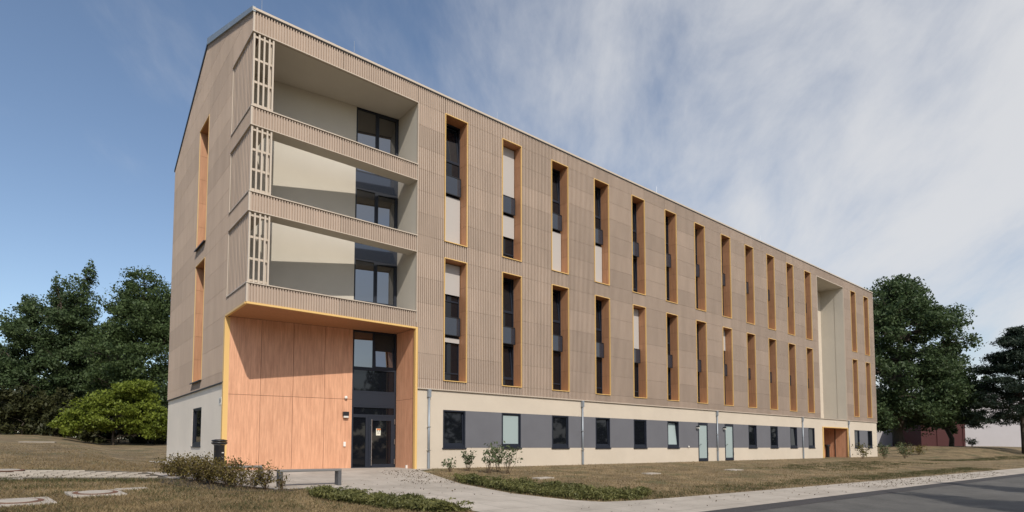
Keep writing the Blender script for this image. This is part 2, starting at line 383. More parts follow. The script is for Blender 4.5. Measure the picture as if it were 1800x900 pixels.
low = [W2B + i * (W2T - W2B) / 5 for i in range(6)]; up = [W1B + i * (W1T - W1B) / 6 for i in range(7)]
ROWS = [(ZP, W2B)] + list(zip(low, low[1:])) + [(W2T, W1B)] + list(zip(up, up[1:])) + [(W1T, ZE)]
STRIPS = (0, 6, 13)
wl = [X0 + SP * i for i in COLS]
piers = [(JX, wl[0])] + [(wl[i] + WW, wl[i + 1]) for i in range(11)] + [(wl[11] + WW, DST), (DEN, wl[12]), (wl[12] + WW, wl[13]), (wl[13] + WW, XE)]
for a, b in piers:
    for z0, z1 in ROWS: panel(a, z0, b - a, z1 - z0)
for a in wl:
    for i in STRIPS: panel(a, ROWS[i][0], WW, ROWS[i][1] - ROWS[i][0])
panel(0.0, ZT, JX / 2, ZE - ZT); panel(JX / 2, ZT, JX / 2, ZE - ZT); panel(DST, ZT, DEN - DST, ZE - ZT)
# gable
GS0, GS1, G1B, G1T, G2B, G2T = 5.98, 7.65, 9.12, 14.27, 3.52, 8.40
gcols = [(LY, GS0), (GS1, 10.45), (10.45, WD)]
for a, b in gcols:
    for z0, z1 in ROWS[:13]: panel(a, z0, b - a, z1 - z0, True)
panel(GS0, ZP, GS1 - GS0, G2B - ZP, True); panel(GS0, G2T, GS1 - GS0, G1B - G2T, True); panel(GS0, G1T, GS1 - GS0, W1T - G1T, True)
RIDGE = 6.62
def roof_z(y): return ZE + (ZR - ZE) * y / RIDGE if y < RIDGE else ZR + (ZBE - ZR) * (y - RIDGE) / (WD - RIDGE)
def clipped(a, b, z0, z1):
    bm = bmesh.new(); me = rib_mb(b - a - .012, z1 - z0 - .012).mesh('cladding_panel', 'cladding'); bm.from_mesh(me)
    # local x -> y = b - .006 - x
    for (ya, yb) in ((0, RIDGE), (RIDGE, WD)):
        p1 = Vector((b - .006 - ya, 0, roof_z(ya) - z0 - .006)); p2 = Vector((b - .006 - yb, 0, roof_z(yb) - z0 - .006))
        t = p1 - p2; nrm = Vector((-t.z, 0, t.x)); 
        if nrm.z < 0: nrm = -nrm
        bmesh.ops.bisect_plane(bm, geom=bm.verts[:] + bm.edges[:] + bm.faces[:], plane_co=p1, plane_no=nrm, clear_outer=True)
    if len(bm.faces): bm.to_mesh(me); put('cladding_panel', me, B, (0, b - .006, z0 + .006), GX)
    bm.free()
for a, b in [(0.0, LY), (LY, GS0), (GS0, GS1), (GS1, 10.45), (10.45, WD)]:
    for z0, z1 in ((W1T, 15.3), (15.3, 16.2), (16.2, 17.1), (17.1, 17.7)): clipped(a, b, z0, z1)

# structure behind the cladding
YB = RD + 0.004
m = MB()
for a, b in piers: m.box(a + (.075 if a == JX else .005), b - .005, YB, 0.70, ZP + .01, ZE - .02)
for a in wl:
    for i in STRIPS: m.box(a - .01, a + WW + .01, YB + .001, 0.69, ROWS[i][0] + (.01 if i else .012), ROWS[i][1] - (.0 if i < 13 else .021))
m.box(-0.0 + YB, JX + .01, YB + .002, 0.12, ZT + .004, ZE - .022)
m.box(DST - .01, DEN + .01, YB + .002, 0.60, ZT + .01, ZE - .022)
m.build('front_wall_core', 'backing', B)
m = MB()
for (a, b, z0, z1) in ((LY, GS0, ZP, 14.66), (GS1, WD, ZP, 14.66), (GS0, GS1, ZP, G2B), (GS0, GS1, G2T, G1B), (GS0, GS1, G1T, 14.66)):
    m.box(YB, 0.60, a + (.004 if a != GS0 else -.004), b - (.004 if b != GS1 else -.004), z0 + .01, z1)
m.box(YB, 0.3, 0.30, LY + .004, ZT + .006, 14.66)
m.build('gable_wall_core', 'backing', B)
m = MB(); m.prism([(YB, 0.05, 14.66), (YB, WD - .01, 14.66), (YB, WD - .01, ZBE - .03), (YB, RIDGE, ZR - .05), (YB, 0.05, ZE - .03)], (0.4, 0, 0))
m.build('gable_top_core', 'backing', B)
m = MB().box(0.62, XE - .01, WD - 0.4, WD, -0.3, ZBE - .05)
m.box(XE - 0.4, XE - .004, 0.71, WD - .41, -0.3, ZBE - .1); m.build('rear_wall', 'plaster_cream', B)
m = MB().box(7.2, DST - .05, 1.0, 1.05, -.2, 14.3); m.box(DEN + .05, XE - .5, 1.0, 1.05, -.2, 14.3); m.build('dark_interior', 'interior', B)
# roof: two pitches, verge flashing, eaves coping
m = MB(); e = 0.05
m.prism([(0.05, -0.02, ZE + .0), (0.05, RIDGE, ZR), (0.05, RIDGE, ZR + .10), (0.05, -0.02, ZE + .10)], (XE - .06, 0, 0))
m.prism([(0.05, WD + .05, ZBE - .02), (0.05, WD + .05, ZBE + .08), (0.05, RIDGE, ZR + .10), (0.05, RIDGE, ZR)], (XE - .06, 0, 0))
roof = m.build('roof', 'roof_membrane', B)
m = MB()
for t0, t1 in ((0.0, 0.46), (0.462, 1.0)):
    ya, yb = -0.03 + t0 * (RIDGE + .03), -0.03 + t1 * (RIDGE + .03)
    za, zb = ZE + (ZR - ZE) * t0, ZE + (ZR - ZE) * t1
    m.prism([(-0.05, ya, za - .02 - .04 * t0), (-0.05, yb, zb - .02 - .04 * t1), (-0.05, yb, zb + .14 + .08 * t1), (-0.05, ya, za + .14 + .08 * t0)], (0.10, 0, 0))
m.build('verge_flashing', 'zinc', roof)
m = MB(); m.prism([(-0.03, RIDGE + .01, ZR - .05), (-0.03, WD + .08, ZBE - .06), (-0.03, WD + .08, ZBE + .05), (-0.03, RIDGE + .01, ZR + .12)], (0.075, 0, 0)); m.build('rear_verge', 'black_metal', roof)
MB().box(-0.035, XE + .03, -0.045, -0.021, ZE + .03, ZE + .10).box(-0.035, XE + .03, -0.0205, 0.3, ZE + .102, ZE + .125).build('eaves_coping', 'trim_beige', B)
MB().box(XE - .003, XE + .028, -0.008, 0.8, ZP, ZE - .022).build('corner_trim', 'trim_beige', B)
MB().box(JX - .03, XE + .01, -0.028, 0.02, ZP - .035, ZP + .004).build('base_drip_trim', 'trim_beige', B)
MB().box(-0.03, 0.045, LY + .01, WD + .01, ZP - .03, ZP + .003).build('base_drip_trim', 'anthracite', B)
for x, y, h in ((0.35, 0.4, 0.55), (3.6, 0.3, 0.6), (10.4, 0.35, 0.5), (22, .3, .5), (34, .3, .5)):
    MB().tube([(x, y, roof_z(y) + .05), (x, y, roof_z(y) + .1 + h)], [.014, .007], 5).build('lightning_rod', 'steel', roof)

# ---- plinth
YP = 0.045
GT, GB = 2.316, 0.81
gw = [X0 + SP * i for i in (0, 1, 2, 3, 4, 5, 8, 9, 10, 11, 14, 15)]; dr = [25.37, 28.32]; DW = 1.03
RX0, RX1, RZ = 42.74, 47.62, 2.40
allo = sorted([(x, x + WW) for x in gw] + [(x, x + DW) for x in dr])
m = MB()                                                  # cream: upper band, lower band, ends
m.box(JX + .0552, RX0, YP, .5, GT, ZP - .03); m.box(RX0 - .001, RX1 + .001, YP + .001, .5, RZ, ZP - .031); m.box(RX1, XE - .004, YP, .5, GT + .0, ZP - .03)
for a, b in ((JX + .0552, dr[0]), (dr[0] + DW, dr[1]), (dr[1] + DW, RX0), (RX1, XE - .004)): m.box(a, b, YP, .5, -.4, GB)
m.box(JX + .0552, gw[0], YP, .5, GB, GT); m.box(gw[9] + WW, RX0, YP, .5, GB, GT); m.box(RX1, gw[10], YP, .5, GB, GT); m.box(gw[11] + WW, XE - .004, YP, .5, GB, GT)
m.build('plinth_wall', 'plaster_cream', B)
for (a0, a1), (b0, b1) in zip(allo, allo[1:]):
    if a1 < RX0 < b0: continue
    MB().box(a1, b0, YP - .004, .5, GB, GT).build('grey_plaster_field', 'plaster_grey', B)
m = MB(); GW0, GW1, GWB, GWT = 6.0, 7.575, 0.87, 2.42
m.box(YP, .5, LY + .14, GW0, -.4, ZP - .03); m.box(YP, .5, GW1, WD, -.4, ZP - .03); m.box(YP, .5, GW0, GW1, -.4, GWB); m.box(YP, .5, GW0, GW1, GWT, ZP - .03)
m.build('gable_plinth_wall', 'plaster_gable_lit', B)

rnd = random.Random(5)
def frame_mb(w, z0, z1, t, y0, y1, x0=0.0):
    m = MB(); m.box(x0, x0 + t, y0, y1, z0, z1); m.box(x0 + w - t, x0 + w, y0, y1, z0, z1)
    m.box(x0 + t, x0 + w - t, y0, y1, z0, z0 + t); m.box(x0 + t, x0 + w - t, y0, y1, z1 - t, z1); return m
def tilt_sash(win, x0, x1, z0, z1, y, tilt, glass='glass', t=0.055):
    """opening sash; tilt = how far the top leans into the room"""
    h = z1 - z0
    def P(x, z, dy): return (x, y + dy + tilt * (z - z0) / h, z)
    m = MB()
    def bar(xa, xb, za, zb):
        m.prism([P(xa, za, 0), P(xb, za, 0), P(xb, zb, 0), P(xa, zb, 0)], (0, 0.05, 0))
    bar(x0, x0 + t, z0, z1); bar(x1 - t, x1, z0, z1); bar(x0 + t, x1 - t, z0, z0 + t); bar(x0 + t, x1 - t, z1 - t, z1)
    s = m.build('sash', 'anthracite', win)
    MB().quad(P(x0 + t, z0 + t, .02), P(x1 - t, z0 + t, .02), P(x1 - t, z1 - t, .02), P(x0 + t, z1 - t, .02)).build('pane', glass, win)
def slot_window(x, zb, zt, w, rows, kind, blinds=(), tiltA=0.0, tiltB=0.0, gable=False, detail=True):
    d = 0.60; h = zt - zb
    loc = (0, x + w, zb) if gable else (x, 0, zb); rz = GX if gable else 0
    yw = 0.52; t = 0.05
    zbal = (2.20, 2.93) if kind == 'up' else (1.945, 2.655)
    m = frame_mb(w, 0.02, h - .02, t, yw, yw + .08)
    m.box(t, w - t, yw, yw + .08, zbal[0] - .10, zbal[0] + .02)        # floor edge
    tA = zbal[1] + 0.72; tB = 0.38
    m.box(t, w - t, yw + .001, yw + .079, tA - .03, tA + .03); m.box(t, w - t, yw + .001, yw + .079, tB - .03, tB + .03)
    win = m.build('window', 'anthracite', B, loc, rz)
    # yellow edge trim
    q = MB(); a = 0.022; p = -0.024
    q.box(-a, 0.008, p, .034, -a, h + a); q.box(w - .008, w + a, p, .034, -a, h + a)
    q.box(.008, w - .008, p, .034, h - .008, h + a); q.box(.008, w - .008, p - .015, .034, -a, .008)
    q.build('edge_trim', 'yellow', win)
    # wood reveals: the visible jamb in panels
    for k, (r0, r1) in enumerate(rows):
        key = ('rev', round(r1 - r0, 3))
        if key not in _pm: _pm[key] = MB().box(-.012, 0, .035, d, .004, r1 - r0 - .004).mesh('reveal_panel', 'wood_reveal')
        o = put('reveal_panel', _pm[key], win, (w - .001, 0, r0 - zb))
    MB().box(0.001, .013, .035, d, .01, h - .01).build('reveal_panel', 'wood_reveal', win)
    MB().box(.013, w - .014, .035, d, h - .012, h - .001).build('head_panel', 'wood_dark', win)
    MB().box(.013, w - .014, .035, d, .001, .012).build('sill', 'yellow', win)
    if not detail:
        MB().box(t, w - t, yw + .03, yw + .04, .07, h - .07).build('pane', 'glass_dark', win); return win
    zt_ = h - .07
    for (za, zc, tl) in ((tA + .03, zt_, tiltA), (tB + .03, zbal[0] - .10, tiltB)):
        if tl: tilt_sash(win, t, w - t, za, zc, yw + .02, tl, 'glass_dark')
        else:
            MB().quad((t, yw + .04, za), (w - t, yw + .04, za), (w - t, yw + .04, zc), (t, yw + .04, zc)).build('pane', 'glass_dark', win)
            MB().box(w * .42, w * .42 + .05, yw + .0, yw + .079, za, zc).build('mullion', 'anthracite', win)
    for za, zc in ((zbal[0] + .02, tA - .03), (.07, tB - .03)):
        MB().quad((t, yw + .04, za), (w - t, yw + .04, za), (w - t, yw + .04, zc), (t, yw + .04, zc)).build('pane', 'glass_dark', win)
    bm = MB().box(.016, w - .10, .34, .352, zbal[0], zbal[1]).build('balustrade_panel', 'glass_spandrel', win)
    MB().box(.016, w - .09, .325, .367, zbal[1] + .001, zbal[1] + .035).box(.016, w - .09, .325, .367, zbal[0] - .03, zbal[0] - .001).box(w - .099, w - .075, .33, .52, zbal[0], zbal[1]).build('balustrade_rail', 'black_metal', win)
    for z0, z1 in blinds:
        MB().box(.03, w - .05, .44, .446, z0, z1).box(.03, w - .05, .436, .45, z0 - .02, z0).build('blind', 'blind', win)
    return win
for n, i in enumerate(COLS):
    x = X0 + SP * i
    hb = W1T - W1B
    bl = {0: [(.06, 2.10)], 1: [(2.96, hb - .05), (1.14, 2.10)], 2: [(.06, 2.10)], 3: [(.24, 2.10)]}.get(i, [])
    slot_window(x, W1B, W1T, WW, ROWS[7:13], 'up', bl, *{0: (.16, 0), 2: (.15, 0), 3: (.14, 0), 4: (.14, .12), 6: (.1, 0)}.get(i, (0, 0)))
    hb = W2T - W2B
    bl = {0: [(3.65, hb - .05), (1.66, 1.83)], 4: [(2.70, hb - .05)], 7: [(3.6, hb - .05)]}.get(i, [])
    slot_window(x, W2B, W2T, WW, ROWS[1:6], 'low', bl, *{1: (.15, .14), 2: (.15, 0), 3: (.14, 0), 5: (.12, .1)}.get(i, (0, 0)))
def even(a, b, n): return [(a + (b - a) * k / n, a + (b - a) * (k + 1) / n) for k in range(n)]
# gable slots: the panelled jamb is the far one, so mirror: local x=0 is the far jamb
def gable_slot(zb, zt, n):
    w = GS1 - GS0; h = zt - zb; d = .6
    win = frame_mb(w, .02, h - .02, .05, .52, .6).box(.05, w - .05, .52, .6, h * .4, h * .4 + .1).build('window', 'anthracite', B, (0, GS1, zb), GX)
    q = MB(); a = .020; p = -.012
    q.box(-.004, .002, -.002, .02, -a, h + a); q.box(w - .008, w + a, p, .034, -a, h + a); q.box(.003, w - .009, p, .034, h - .008, h + a)
    q.build('edge_trim', 'yellow', win)
    MB().box(-.03, w + .03, -.09, .07, -.05, -.043).box(-.03, w + .03, -.09, -.08, -.09, -.0501).build('sill', 'anthracite', win)
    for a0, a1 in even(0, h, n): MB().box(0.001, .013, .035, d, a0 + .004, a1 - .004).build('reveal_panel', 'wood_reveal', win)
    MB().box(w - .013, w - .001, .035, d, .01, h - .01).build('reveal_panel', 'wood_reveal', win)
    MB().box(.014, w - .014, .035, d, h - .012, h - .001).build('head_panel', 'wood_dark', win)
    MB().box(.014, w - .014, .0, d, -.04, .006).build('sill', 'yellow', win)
    MB().box(.05, w - .05, .55, .56, .07, h - .07).build('pane', 'glass', win)
gable_slot(G1B, G1T, 5); gable_slot(G2B, G2T, 5)

# ---- ground floor windows and doors
def ground_window(x, y0, w, zb, zt, glass, tilt, gable=False, curtain=0):
    h = zt - zb; loc = (y0, x + w, zb) if gable else (x, y0, zb); rz = GX if gable else 0
    t = .055
    m = frame_mb(w - .004, .002, h - .002, t, -.01, .10, .002); m.box(t, w - t, 0, .099, t, .13)
    win = m.build('window', 'anthracite', B, loc, rz)
    MB().box(-.035, w + .035, -.055, .05, -.045, -.001).build('sill', 'anthracite', win)
    if tilt: tilt_sash(win, t, w - t, .13, h - t, .04, tilt, glass)
    else:
        frame_mb(w - 2 * t, .13, h - t, .045, .03, .08, t).build('sash', 'anthracite', win)
        MB().quad((t, .06, .13), (w - t, .06, .13), (w - t, .06, h - t), (t, .06, h - t)).build('pane', glass, win)
    MB().box(t, w - t, .40, .42, 0, h).build('dark_room', 'interior', win)
    return win
gk = {0: ('glass_dark', .06), 1: ('glass_frosted', 0), 2: ('glass_dark', 0), 3: ('glass_dark', .05), 4: ('glass_dark', 0), 5: ('glass_frosted', .14), 6: ('glass_dark', .05), 7: ('glass_dark', 0), 8: ('glass_dark', .05), 9: ('glass_dark', 0), 10: ('glass_dark', 0), 11: ('glass_dark', .06)}
for k, x in enumerate(gw): ground_window(x, YP, WW, GB, GT, *gk[k])
ground_window(GW0, YP + .02, GW1 - GW0, GWB, GWT, 'glass', 0, True)
for x in dr:
    t = .09; h = GT - .02
    m = MB().box(.002, t, -.01, .08, 0, h).box(DW - t, DW - .002, -.01, .08, 0, h).box(t, DW - t, -.01, .08, h - .16, h).box(t, DW - t, -.01, .08, 0, .17)
    d = m.build('door', 'anthracite', B, (x, YP, 0.02))
    MB().box(t, DW - t, .02, .04, .17, h - .16).build('pane', 'glass_frosted', d)
    MB().box(.12, .15, -.06, -.045, .98, 1.01).box(.12, .24, -.075, -.06, .98, 1.01).build('handle', 'black_metal', d)
    for z in (.35, 1.1, 1.9): MB().box(DW - .03, DW - .008, -.03, -.011, z, z + .14).build('hinge', 'steel', d)
    l = MB().box(-.06, .06, -.03, 0, -.09, .09).box(-.05, .02, -.20, -.03, .02, .09).build('wall_lamp', 'black_metal', B, (x - .16, YP - .005, 2.0))
    MB().box(-.075, .075, -.17, -.031, -.055, .019).build('lamp_glass', 'lamp_glass', l)
MB().lathe([(.03, 0), (.05, .02), (.05, .07), (.03, .10)], 10, (0, 0)).build('wall_lamp', 'white_plastic', B, (24.3, YP - .05, .82))
MB().box(-.15, .15, -.02, 0, 0, .035).build('wall_lamp', 'white_plastic', B, (45.2, YP - .004, 2.86))
MB().box(-.04, .04, -.03, 0, -.06, .06).build('junction_box', 'white_plastic', B, (53.75, YP - .003, 2.2))
for x in (6.76, 15.39, 27.39, 39.14, 47.80):
    m = MB().tube([(x, -.015, -.2), (x, -.015, ZP - .34)], [.045, .045], 10)
    p = m.build('downpipe', 'galvanised', B, smooth=True)
    MB().box(x - .065, x + .065, -.075, YP - .005, ZP - .34, ZP - .037).build('pipe_box', 'galvanised', p)
    MB().tube([(x, -.015, zg(x, 0) + .02), (x, -.015, .62)], [.054, .054], 10).build('pipe_foot', 'galvanised', p)
    for z in (.7, 1.6): MB().box(x - .06, x + .06, -.066, YP - .006, z, z + .03).build('pipe_clip', 'steel', p)
# house number on the gable
s = MB().box(-.012, 0, -.16, .16, -.13, .13).build('number_plate', 'white_plastic', B, (YP - .002, 3.08, 2.47))
def text(body, size, m, parent, loc, rot):
    c = bpy.data.curves.new('text', 'FONT'); c.body = body; c.size = size; c.align_x = 'CENTER'; c.align_y = 'CENTER'; c.extrude = .002
    tmp = bpy.data.objects.new('text', c); COL.objects.link(tmp); dg = bpy.context.evaluated_depsgraph_get()
    me = bpy.data.meshes.new_from_object(tmp.evaluated_get(dg)); bpy.data.objects.remove(tmp); me.materials.clear(); me.materials.append(MAT[m])
    o = bpy.data.objects.new('lettering', me); COL.objects.link(o); o.parent = parent; o.location = loc; o.rotation_euler = rot; return o
text('34', .24, 'black_metal', s, (-.0145, 0, 0), (math.pi / 2, 0, -math.pi / 2))

# ---- corner loggia: angled rear wall y = LY - SL*x
SL = 0.146; AN = -math.atan(SL); CF = 1 / math.cos(AN)     # local x runs along the angled wall
ORG = (0, LY, 0)
def wx(x): return x * CF
XJ = wx(JX)
# plaster rear wall above the deck, wood panels below
GL0, GL1 = wx(4.42), XJ - .01
MB().box(.03, GL0, .0, .25, 5.62, ZT + .0).build('loggia_rear_wall', 'plaster_loggia', B, ORG, AN)
MB().box(.03, XJ + .1, .10, .35, -.3, ZE - .1).build('rear_wall_core', 'interior', B, (0, LY + .02, 0), AN)
cuts = [.13, wx(1.16), wx(2.255), wx(3.375), GL0]
for a, b in zip(cuts, cuts[1:]):
    for z0, z1 in ((.0, 2.683), (2.683, ZO)):
        MB().box(a + .006, b - .006, 0, .09, z0 + .006, z1 - .006).build('wood_panel', 'wood', B, ORG, AN)
# loggia side wall at JX, ceiling, deck
YJ = LY - SL * JX
MB().box(JX, JX + .18, .06, YJ + .2, 5.62, ZT + .02).build('loggia_side_wall', 'plaster_loggia', B)
MB().box(JX - .012, JX + .005, -.022, .06, 5.63, ZT + .0).build('loggia_edge_trim', 'trim_beige', B)
MB().box(.05, JX + .1, .12, LY + .2, ZT + .004, ZT + .2).build('loggia_ceiling', 'plaster_loggia', B)
MB().box(.06, JX - .001, .06, LY - .01, 5.46, 5.60).build('loggia_deck', 'concrete', B)
# entrance: soffit, right wood wall, yellow frame
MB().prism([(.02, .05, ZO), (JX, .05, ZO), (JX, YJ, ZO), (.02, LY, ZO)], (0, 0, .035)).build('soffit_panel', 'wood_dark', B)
for y0, y1 in ((.11, .80), (.806, YJ)):
    for z0, z1 in ((0, 2.70), (2.70, ZO)): MB().box(JX + .012, JX + .06, y0, y1, z0 + .005, z1 - .005).build('wood_panel', 'wood', B)
MB().box(JX - .04, JX + .055, -.035, .105, .0, ZO - .03).box(.0, JX + .055, -.035, .05, ZO - .0299, ZO + .035).box(-.035, .05, .0505, LY + .0, ZO - .0299, ZO + .035).box(-.03, .14, LY - .02, LY + .137, 0, ZO - .0301).build('entrance_trim', 'yellow', B)
# bands
def band(z0, z1, nm):
    m = MB().box(YB, JX + .0, YB, .62, z0 + .005, z1 - .005)
    m.box(YB, .60, .6201, LY, z0 + .005, z1 - .005)
    bd = m.build('loggia_band', 'plaster_loggia', B)
    for a in (0, JX / 2):
        o = put('cladding_panel', rib_mb(JX / 2 - .012 - (.04 if a == 0 else 0), z1 - z0 - .02).mesh('cladding_panel', 'cladding'), bd, (a + .006 + (.04 if a == 0 else 0), 0, z0 + .01), 0)
    put('cladding_panel', rib_mb(LY - .05, z1 - z0 - .02).mesh('cladding_panel', 'cladding'), bd, (0, LY - .004, z0 + .01), GX)
    MB().box(-.02, JX + .02, -.03, .64, z1 - .0049, z1 + .03).box(-.02, .62, .6402, LY, z1 - .0049, z1 + .03).build('coping', 'trim_beige', bd)
    MB().box(-.012, .042, -.012, .042, z0 + .004, z1 - .006).build('corner_trim', 'trim_beige', bd)
    if nm: MB().box(-.02, JX, -.024, .05, z0 - .02, z0 + .0049).box(-.02, .05, .0501, LY, z0 - .02, z0 + .0049).build('drip_trim', 'trim_beige', bd)
band(11.26, 11.87, 1); band(8.42, 9.04, 1); band(ZO + .036, 6.06, 0)
MB().box(-.012, .042, -.012, .042, ZT + .004, ZE - .02).build('corner_trim', 'trim_beige', B)
MB().box(-.02, JX, -.024, .05, ZT - .03, ZT + .0).box(-.02, .05, .0501, LY, ZT - .03, ZT + .0).build('drip_trim', 'trim_beige', B)
MB().box(YB, .30, .1201, LY + .0, ZT + .0002, ZT + .006).build('drip_trim', 'backing', B)
# screens
for z0, z1 in ((6.09, 8.40), (9.07, 11.24), (11.90, ZT - .03)):
    fr = MB().box(.06, .11, LY - .05, LY - .005, z0, z1).box(.06, .11, .05, LY - .0501, z0 + .02, z0 + .06).box(.06, .11, .05, LY - .0501, z1 - .08, z1 - .04).box(.0, .02, LY - .02, LY + .006, z0, z1).build('slat_screen', 'trim_beige', B)
    n = 14; key = ('slat', round(z1 - z0, 3))
    _pm[key] = MB().box(.028, .06, -.045, .045, 0, z1 - z0).mesh('slat', 'cladding')
    for k in range(n): put('slat', _pm[key], fr, (0, .085 + (LY - .16) * k / (n - 1), z0))
    MB().box(.062, .066, .06, LY - .06, z0 + .1, z1 - .1).build('screen_backing', 'backing', fr)
    fr2 = MB().box(.02, .075, .02, .07, z0, z1).build('front_screen', 'trim_beige', B)
    kb = ('bar', round(z1 - z0, 3)); _pm[kb] = MB().box(-.026, .026, .0, .05, 0, z1 - z0).mesh('slat', 'trim_beige')
    for x in (.205, .365, .525, .650): put('slat', _pm[kb], fr2, (x, .012, z0))
    for k in range(4):
        zz = z0 + .04 + (z1 - z0 - .18) * k / 3
        MB().box(.076, .66, .063, .10, zz, zz + .075).build('cross_bar', 'trim_beige', fr2)
    MB().box(.58, .63, .14, .19, z0, z1).build('post', 'trim_beige', fr2)

# glazing of the angled wall
gz = {}
def glaz(z0, z1, name='window', mulls=(), rails=()):
    t = .06; m = frame_mb(GL1 - GL0, z0, z1, t, .02, .10, GL0)
    for x in mulls: m.box(x - .035, x + .035, .021, .099, z0 + t, z1 - t)
    for a, b, z in rails: m.box(a, b, .022, .098, z - .03, z + .03)
    return m.build(name, 'anthracite', B, ORG, AN)
def pane(w, x0, x1, z0, z1, g='glass', y=.06): MB().quad((x0, y, z0), (x1, y, z0), (x1, y, z1), (x0, y, z1)).build('pane', g, w)
XM = wx(5.25)
for z0, z1, s1 in ((5.62, 8.26, 8.87), (8.87, 11.12, 11.77), (11.77, ZT - .01, None)):
    w = glaz(z0, z1, 'window', (XM,), ((GL0 + .06, GL1 - .06, z0 + .95),) if z0 < 8 else ())
    pane(w, GL0 + .05, XM, z0 + .05, z1 - .05); pane(w, XM, GL1 - .05, z0 + .05, z1 - .05)
    frame_mb(GL1 - XM - .09, z0 + .06, z1 - .06, .06, .0, .05, XM + .034).build('sash', 'anthracite', w)
    MB().box(GL1 - .35, GL1 - .1, .068, .075, z0 + .1, z1 - .1).build('curtain', 'curtain', w)
    if s1: MB().box(GL0, GL1, .02, .08, z1 + .004, s1 - .004).build('spandrel_panel', 'glass_spandrel', B, ORG, AN)
e1 = glaz(3.92, ZO - .005, 'window', (XM,)); pane(e1, GL0 + .05, XM, 3.97, 5.36); tilt_sash(e1, XM + .04, GL1 - .06, 3.98, 5.34, .03, .14, 'glass')
e2 = glaz(2.98, 3.916, 'window'); pane(e2, GL0 + .05, GL1 - .05, 3.03, 3.87, 'glass_dark')
MB().box(GL0, GL1, .015, .09, 2.45, 2.976).build('spandrel_panel', 'anthracite', B, ORG, AN)
e3 = glaz(2.06, 2.446, 'window'); pane(e3, GL0 + .05, GL1 - .05, 2.11, 2.40, 'glass_dark')
xd = wx(5.03)
e4 = frame_mb(xd - GL0, .0, 2.056, .06, .02, .10, GL0).build('side_light', 'anthracite', B, ORG, AN); pane(e4, GL0 + .05, xd - .05, .05, 2.01, 'glass_dark')
m = frame_mb(GL1 - xd - .004, .0, 2.056, .05, .02, .10, xd + .004).build('door_frame', 'anthracite', B, ORG, AN)
dx0, dx1 = xd + .06, GL1 - .06
d = MB().box(dx0, dx0 + .10, .0, .06, .03, 2.0).box(dx1 - .12, dx1, .0, .06, .03, 2.0).box(dx0 + .10, dx1 - .12, .0, .06, 1.88, 2.0).box(dx0 + .10, dx1 - .12, .0, .06, .03, .17).build('entrance_door', 'anthracite', B, ORG, AN)
pane(d, dx0 + .09, dx1 - .11, .16, 1.89, 'glass_dark', .03)
MB().tube([(dx0 + .09, -.07, .12), (dx0 + .09, -.07, 1.92)], [.016, .016], 8).tube([(dx0 + .09, -.07, .4), (dx0 + .07, .0, .4)], [.012, .012], 6).tube([(dx0 + .09, -.07, 1.7), (dx0 + .07, .0, 1.7)], [.012, .012], 6).build('handle', 'steel', d)
MB().box(dx0 + .105, dx0 + .135, -.012, 0.029, 1.02, 1.09).build('lock', 'steel', d)
for z in (.16, .95, 1.75): MB().box(dx1 + .012, dx1 + .035, -.03, .019, z, z + .2).build('hinge', 'steel', d)
nt = MB().box(dx0 + .30, dx0 + .48, .022, .029, 1.30, 1.57).build('notice', 'paper', d)
MB().box(dx0 + .32, dx0 + .48, .018, .0219, 1.51, 1.565).build('notice_heading', 'orange_print', nt)
MB().box(dx0 + .335, dx0 + .37, .018, .0219, 1.455, 1.50).box(dx0 + .41, dx0 + .445, .018, .0219, 1.455, 1.50).build('notice_print', 'black_metal', nt)
MB().box(dx0 + .34, dx0 + .44, .019, .0219, 1.37, 1.42).build('notice_print', 'blind', nt)
MB().box(dx0 + .12, dx1 - .2, .8, 1.3, .0, .75).build('hall_chest', 'white_plastic', B, ORG, AN)
l = MB().box(-.11, .11, -.12, 0, -.03, .13).build('wall_lamp', 'black_metal', B, (4.17, LY - SL * 4.17 - .004, 2.06), AN)
MB().box(-.09, .09, -.121, -.01, -.10, -.031).build('lamp_glass', 'lamp_glass', l)
MB().lathe([(.03, -.06), (.06, -.03), (.06, .03), (.02, .06)], 12, (0, -.06)).build('door_sensor', 'white_plastic', B, (4.17, LY - SL * 4.17 - .002, 2.74), AN, True)
MB().box(-.045, .045, -.05, 0, -.09, .09).build('intercom', 'white_plastic', B, (4.15, LY - SL * 4.15 - .002, .95), AN, bevel=.015)
MB().box(-.035, .035, -.06, 0, 0, .12).build('door_stop', 'white_plastic', B, (JX + .01, .62, 0.02), -math.pi / 2)

# ---- tall plaster recess and rear entrance far along the facade
SD = 1.85
MB().box(DST, DEN, SD, SD + .2, 2.99, ZT).build('recess_rear_wall', 'plaster_cream', B)
MB().box(DEN, DEN + .2, .71, SD, 2.99, ZT).box(DEN - .02, DEN + .0049, .03, .7099, 2.99, ZT).box(DST - .2, DST, .71, SD, 2.99, ZT).box(DST - .0049, DST + .02, .03, .7099, 2.99, ZT).build('recess_side_wall', 'plaster_loggia', B)
MB().box(DST + .001, DEN - .001, .05, SD, ZT - .012, ZT + .009).build('recess_ceiling', 'plaster_loggia', B)
MB().box(DST - .05, DST - .0, -.03, .06, ZP, ZT + .02).box(DEN, DEN + .04, -.03, .06, ZP, ZT + .02).box(DST, DEN, -.03, .06, ZT - .025, ZT + .02).build('recess_trim', 'trim_beige', B)
MB().box(DST - .05, DEN + .05, .5001, SD, 2.93, 2.988).build('recess_floor', 'concrete', B)
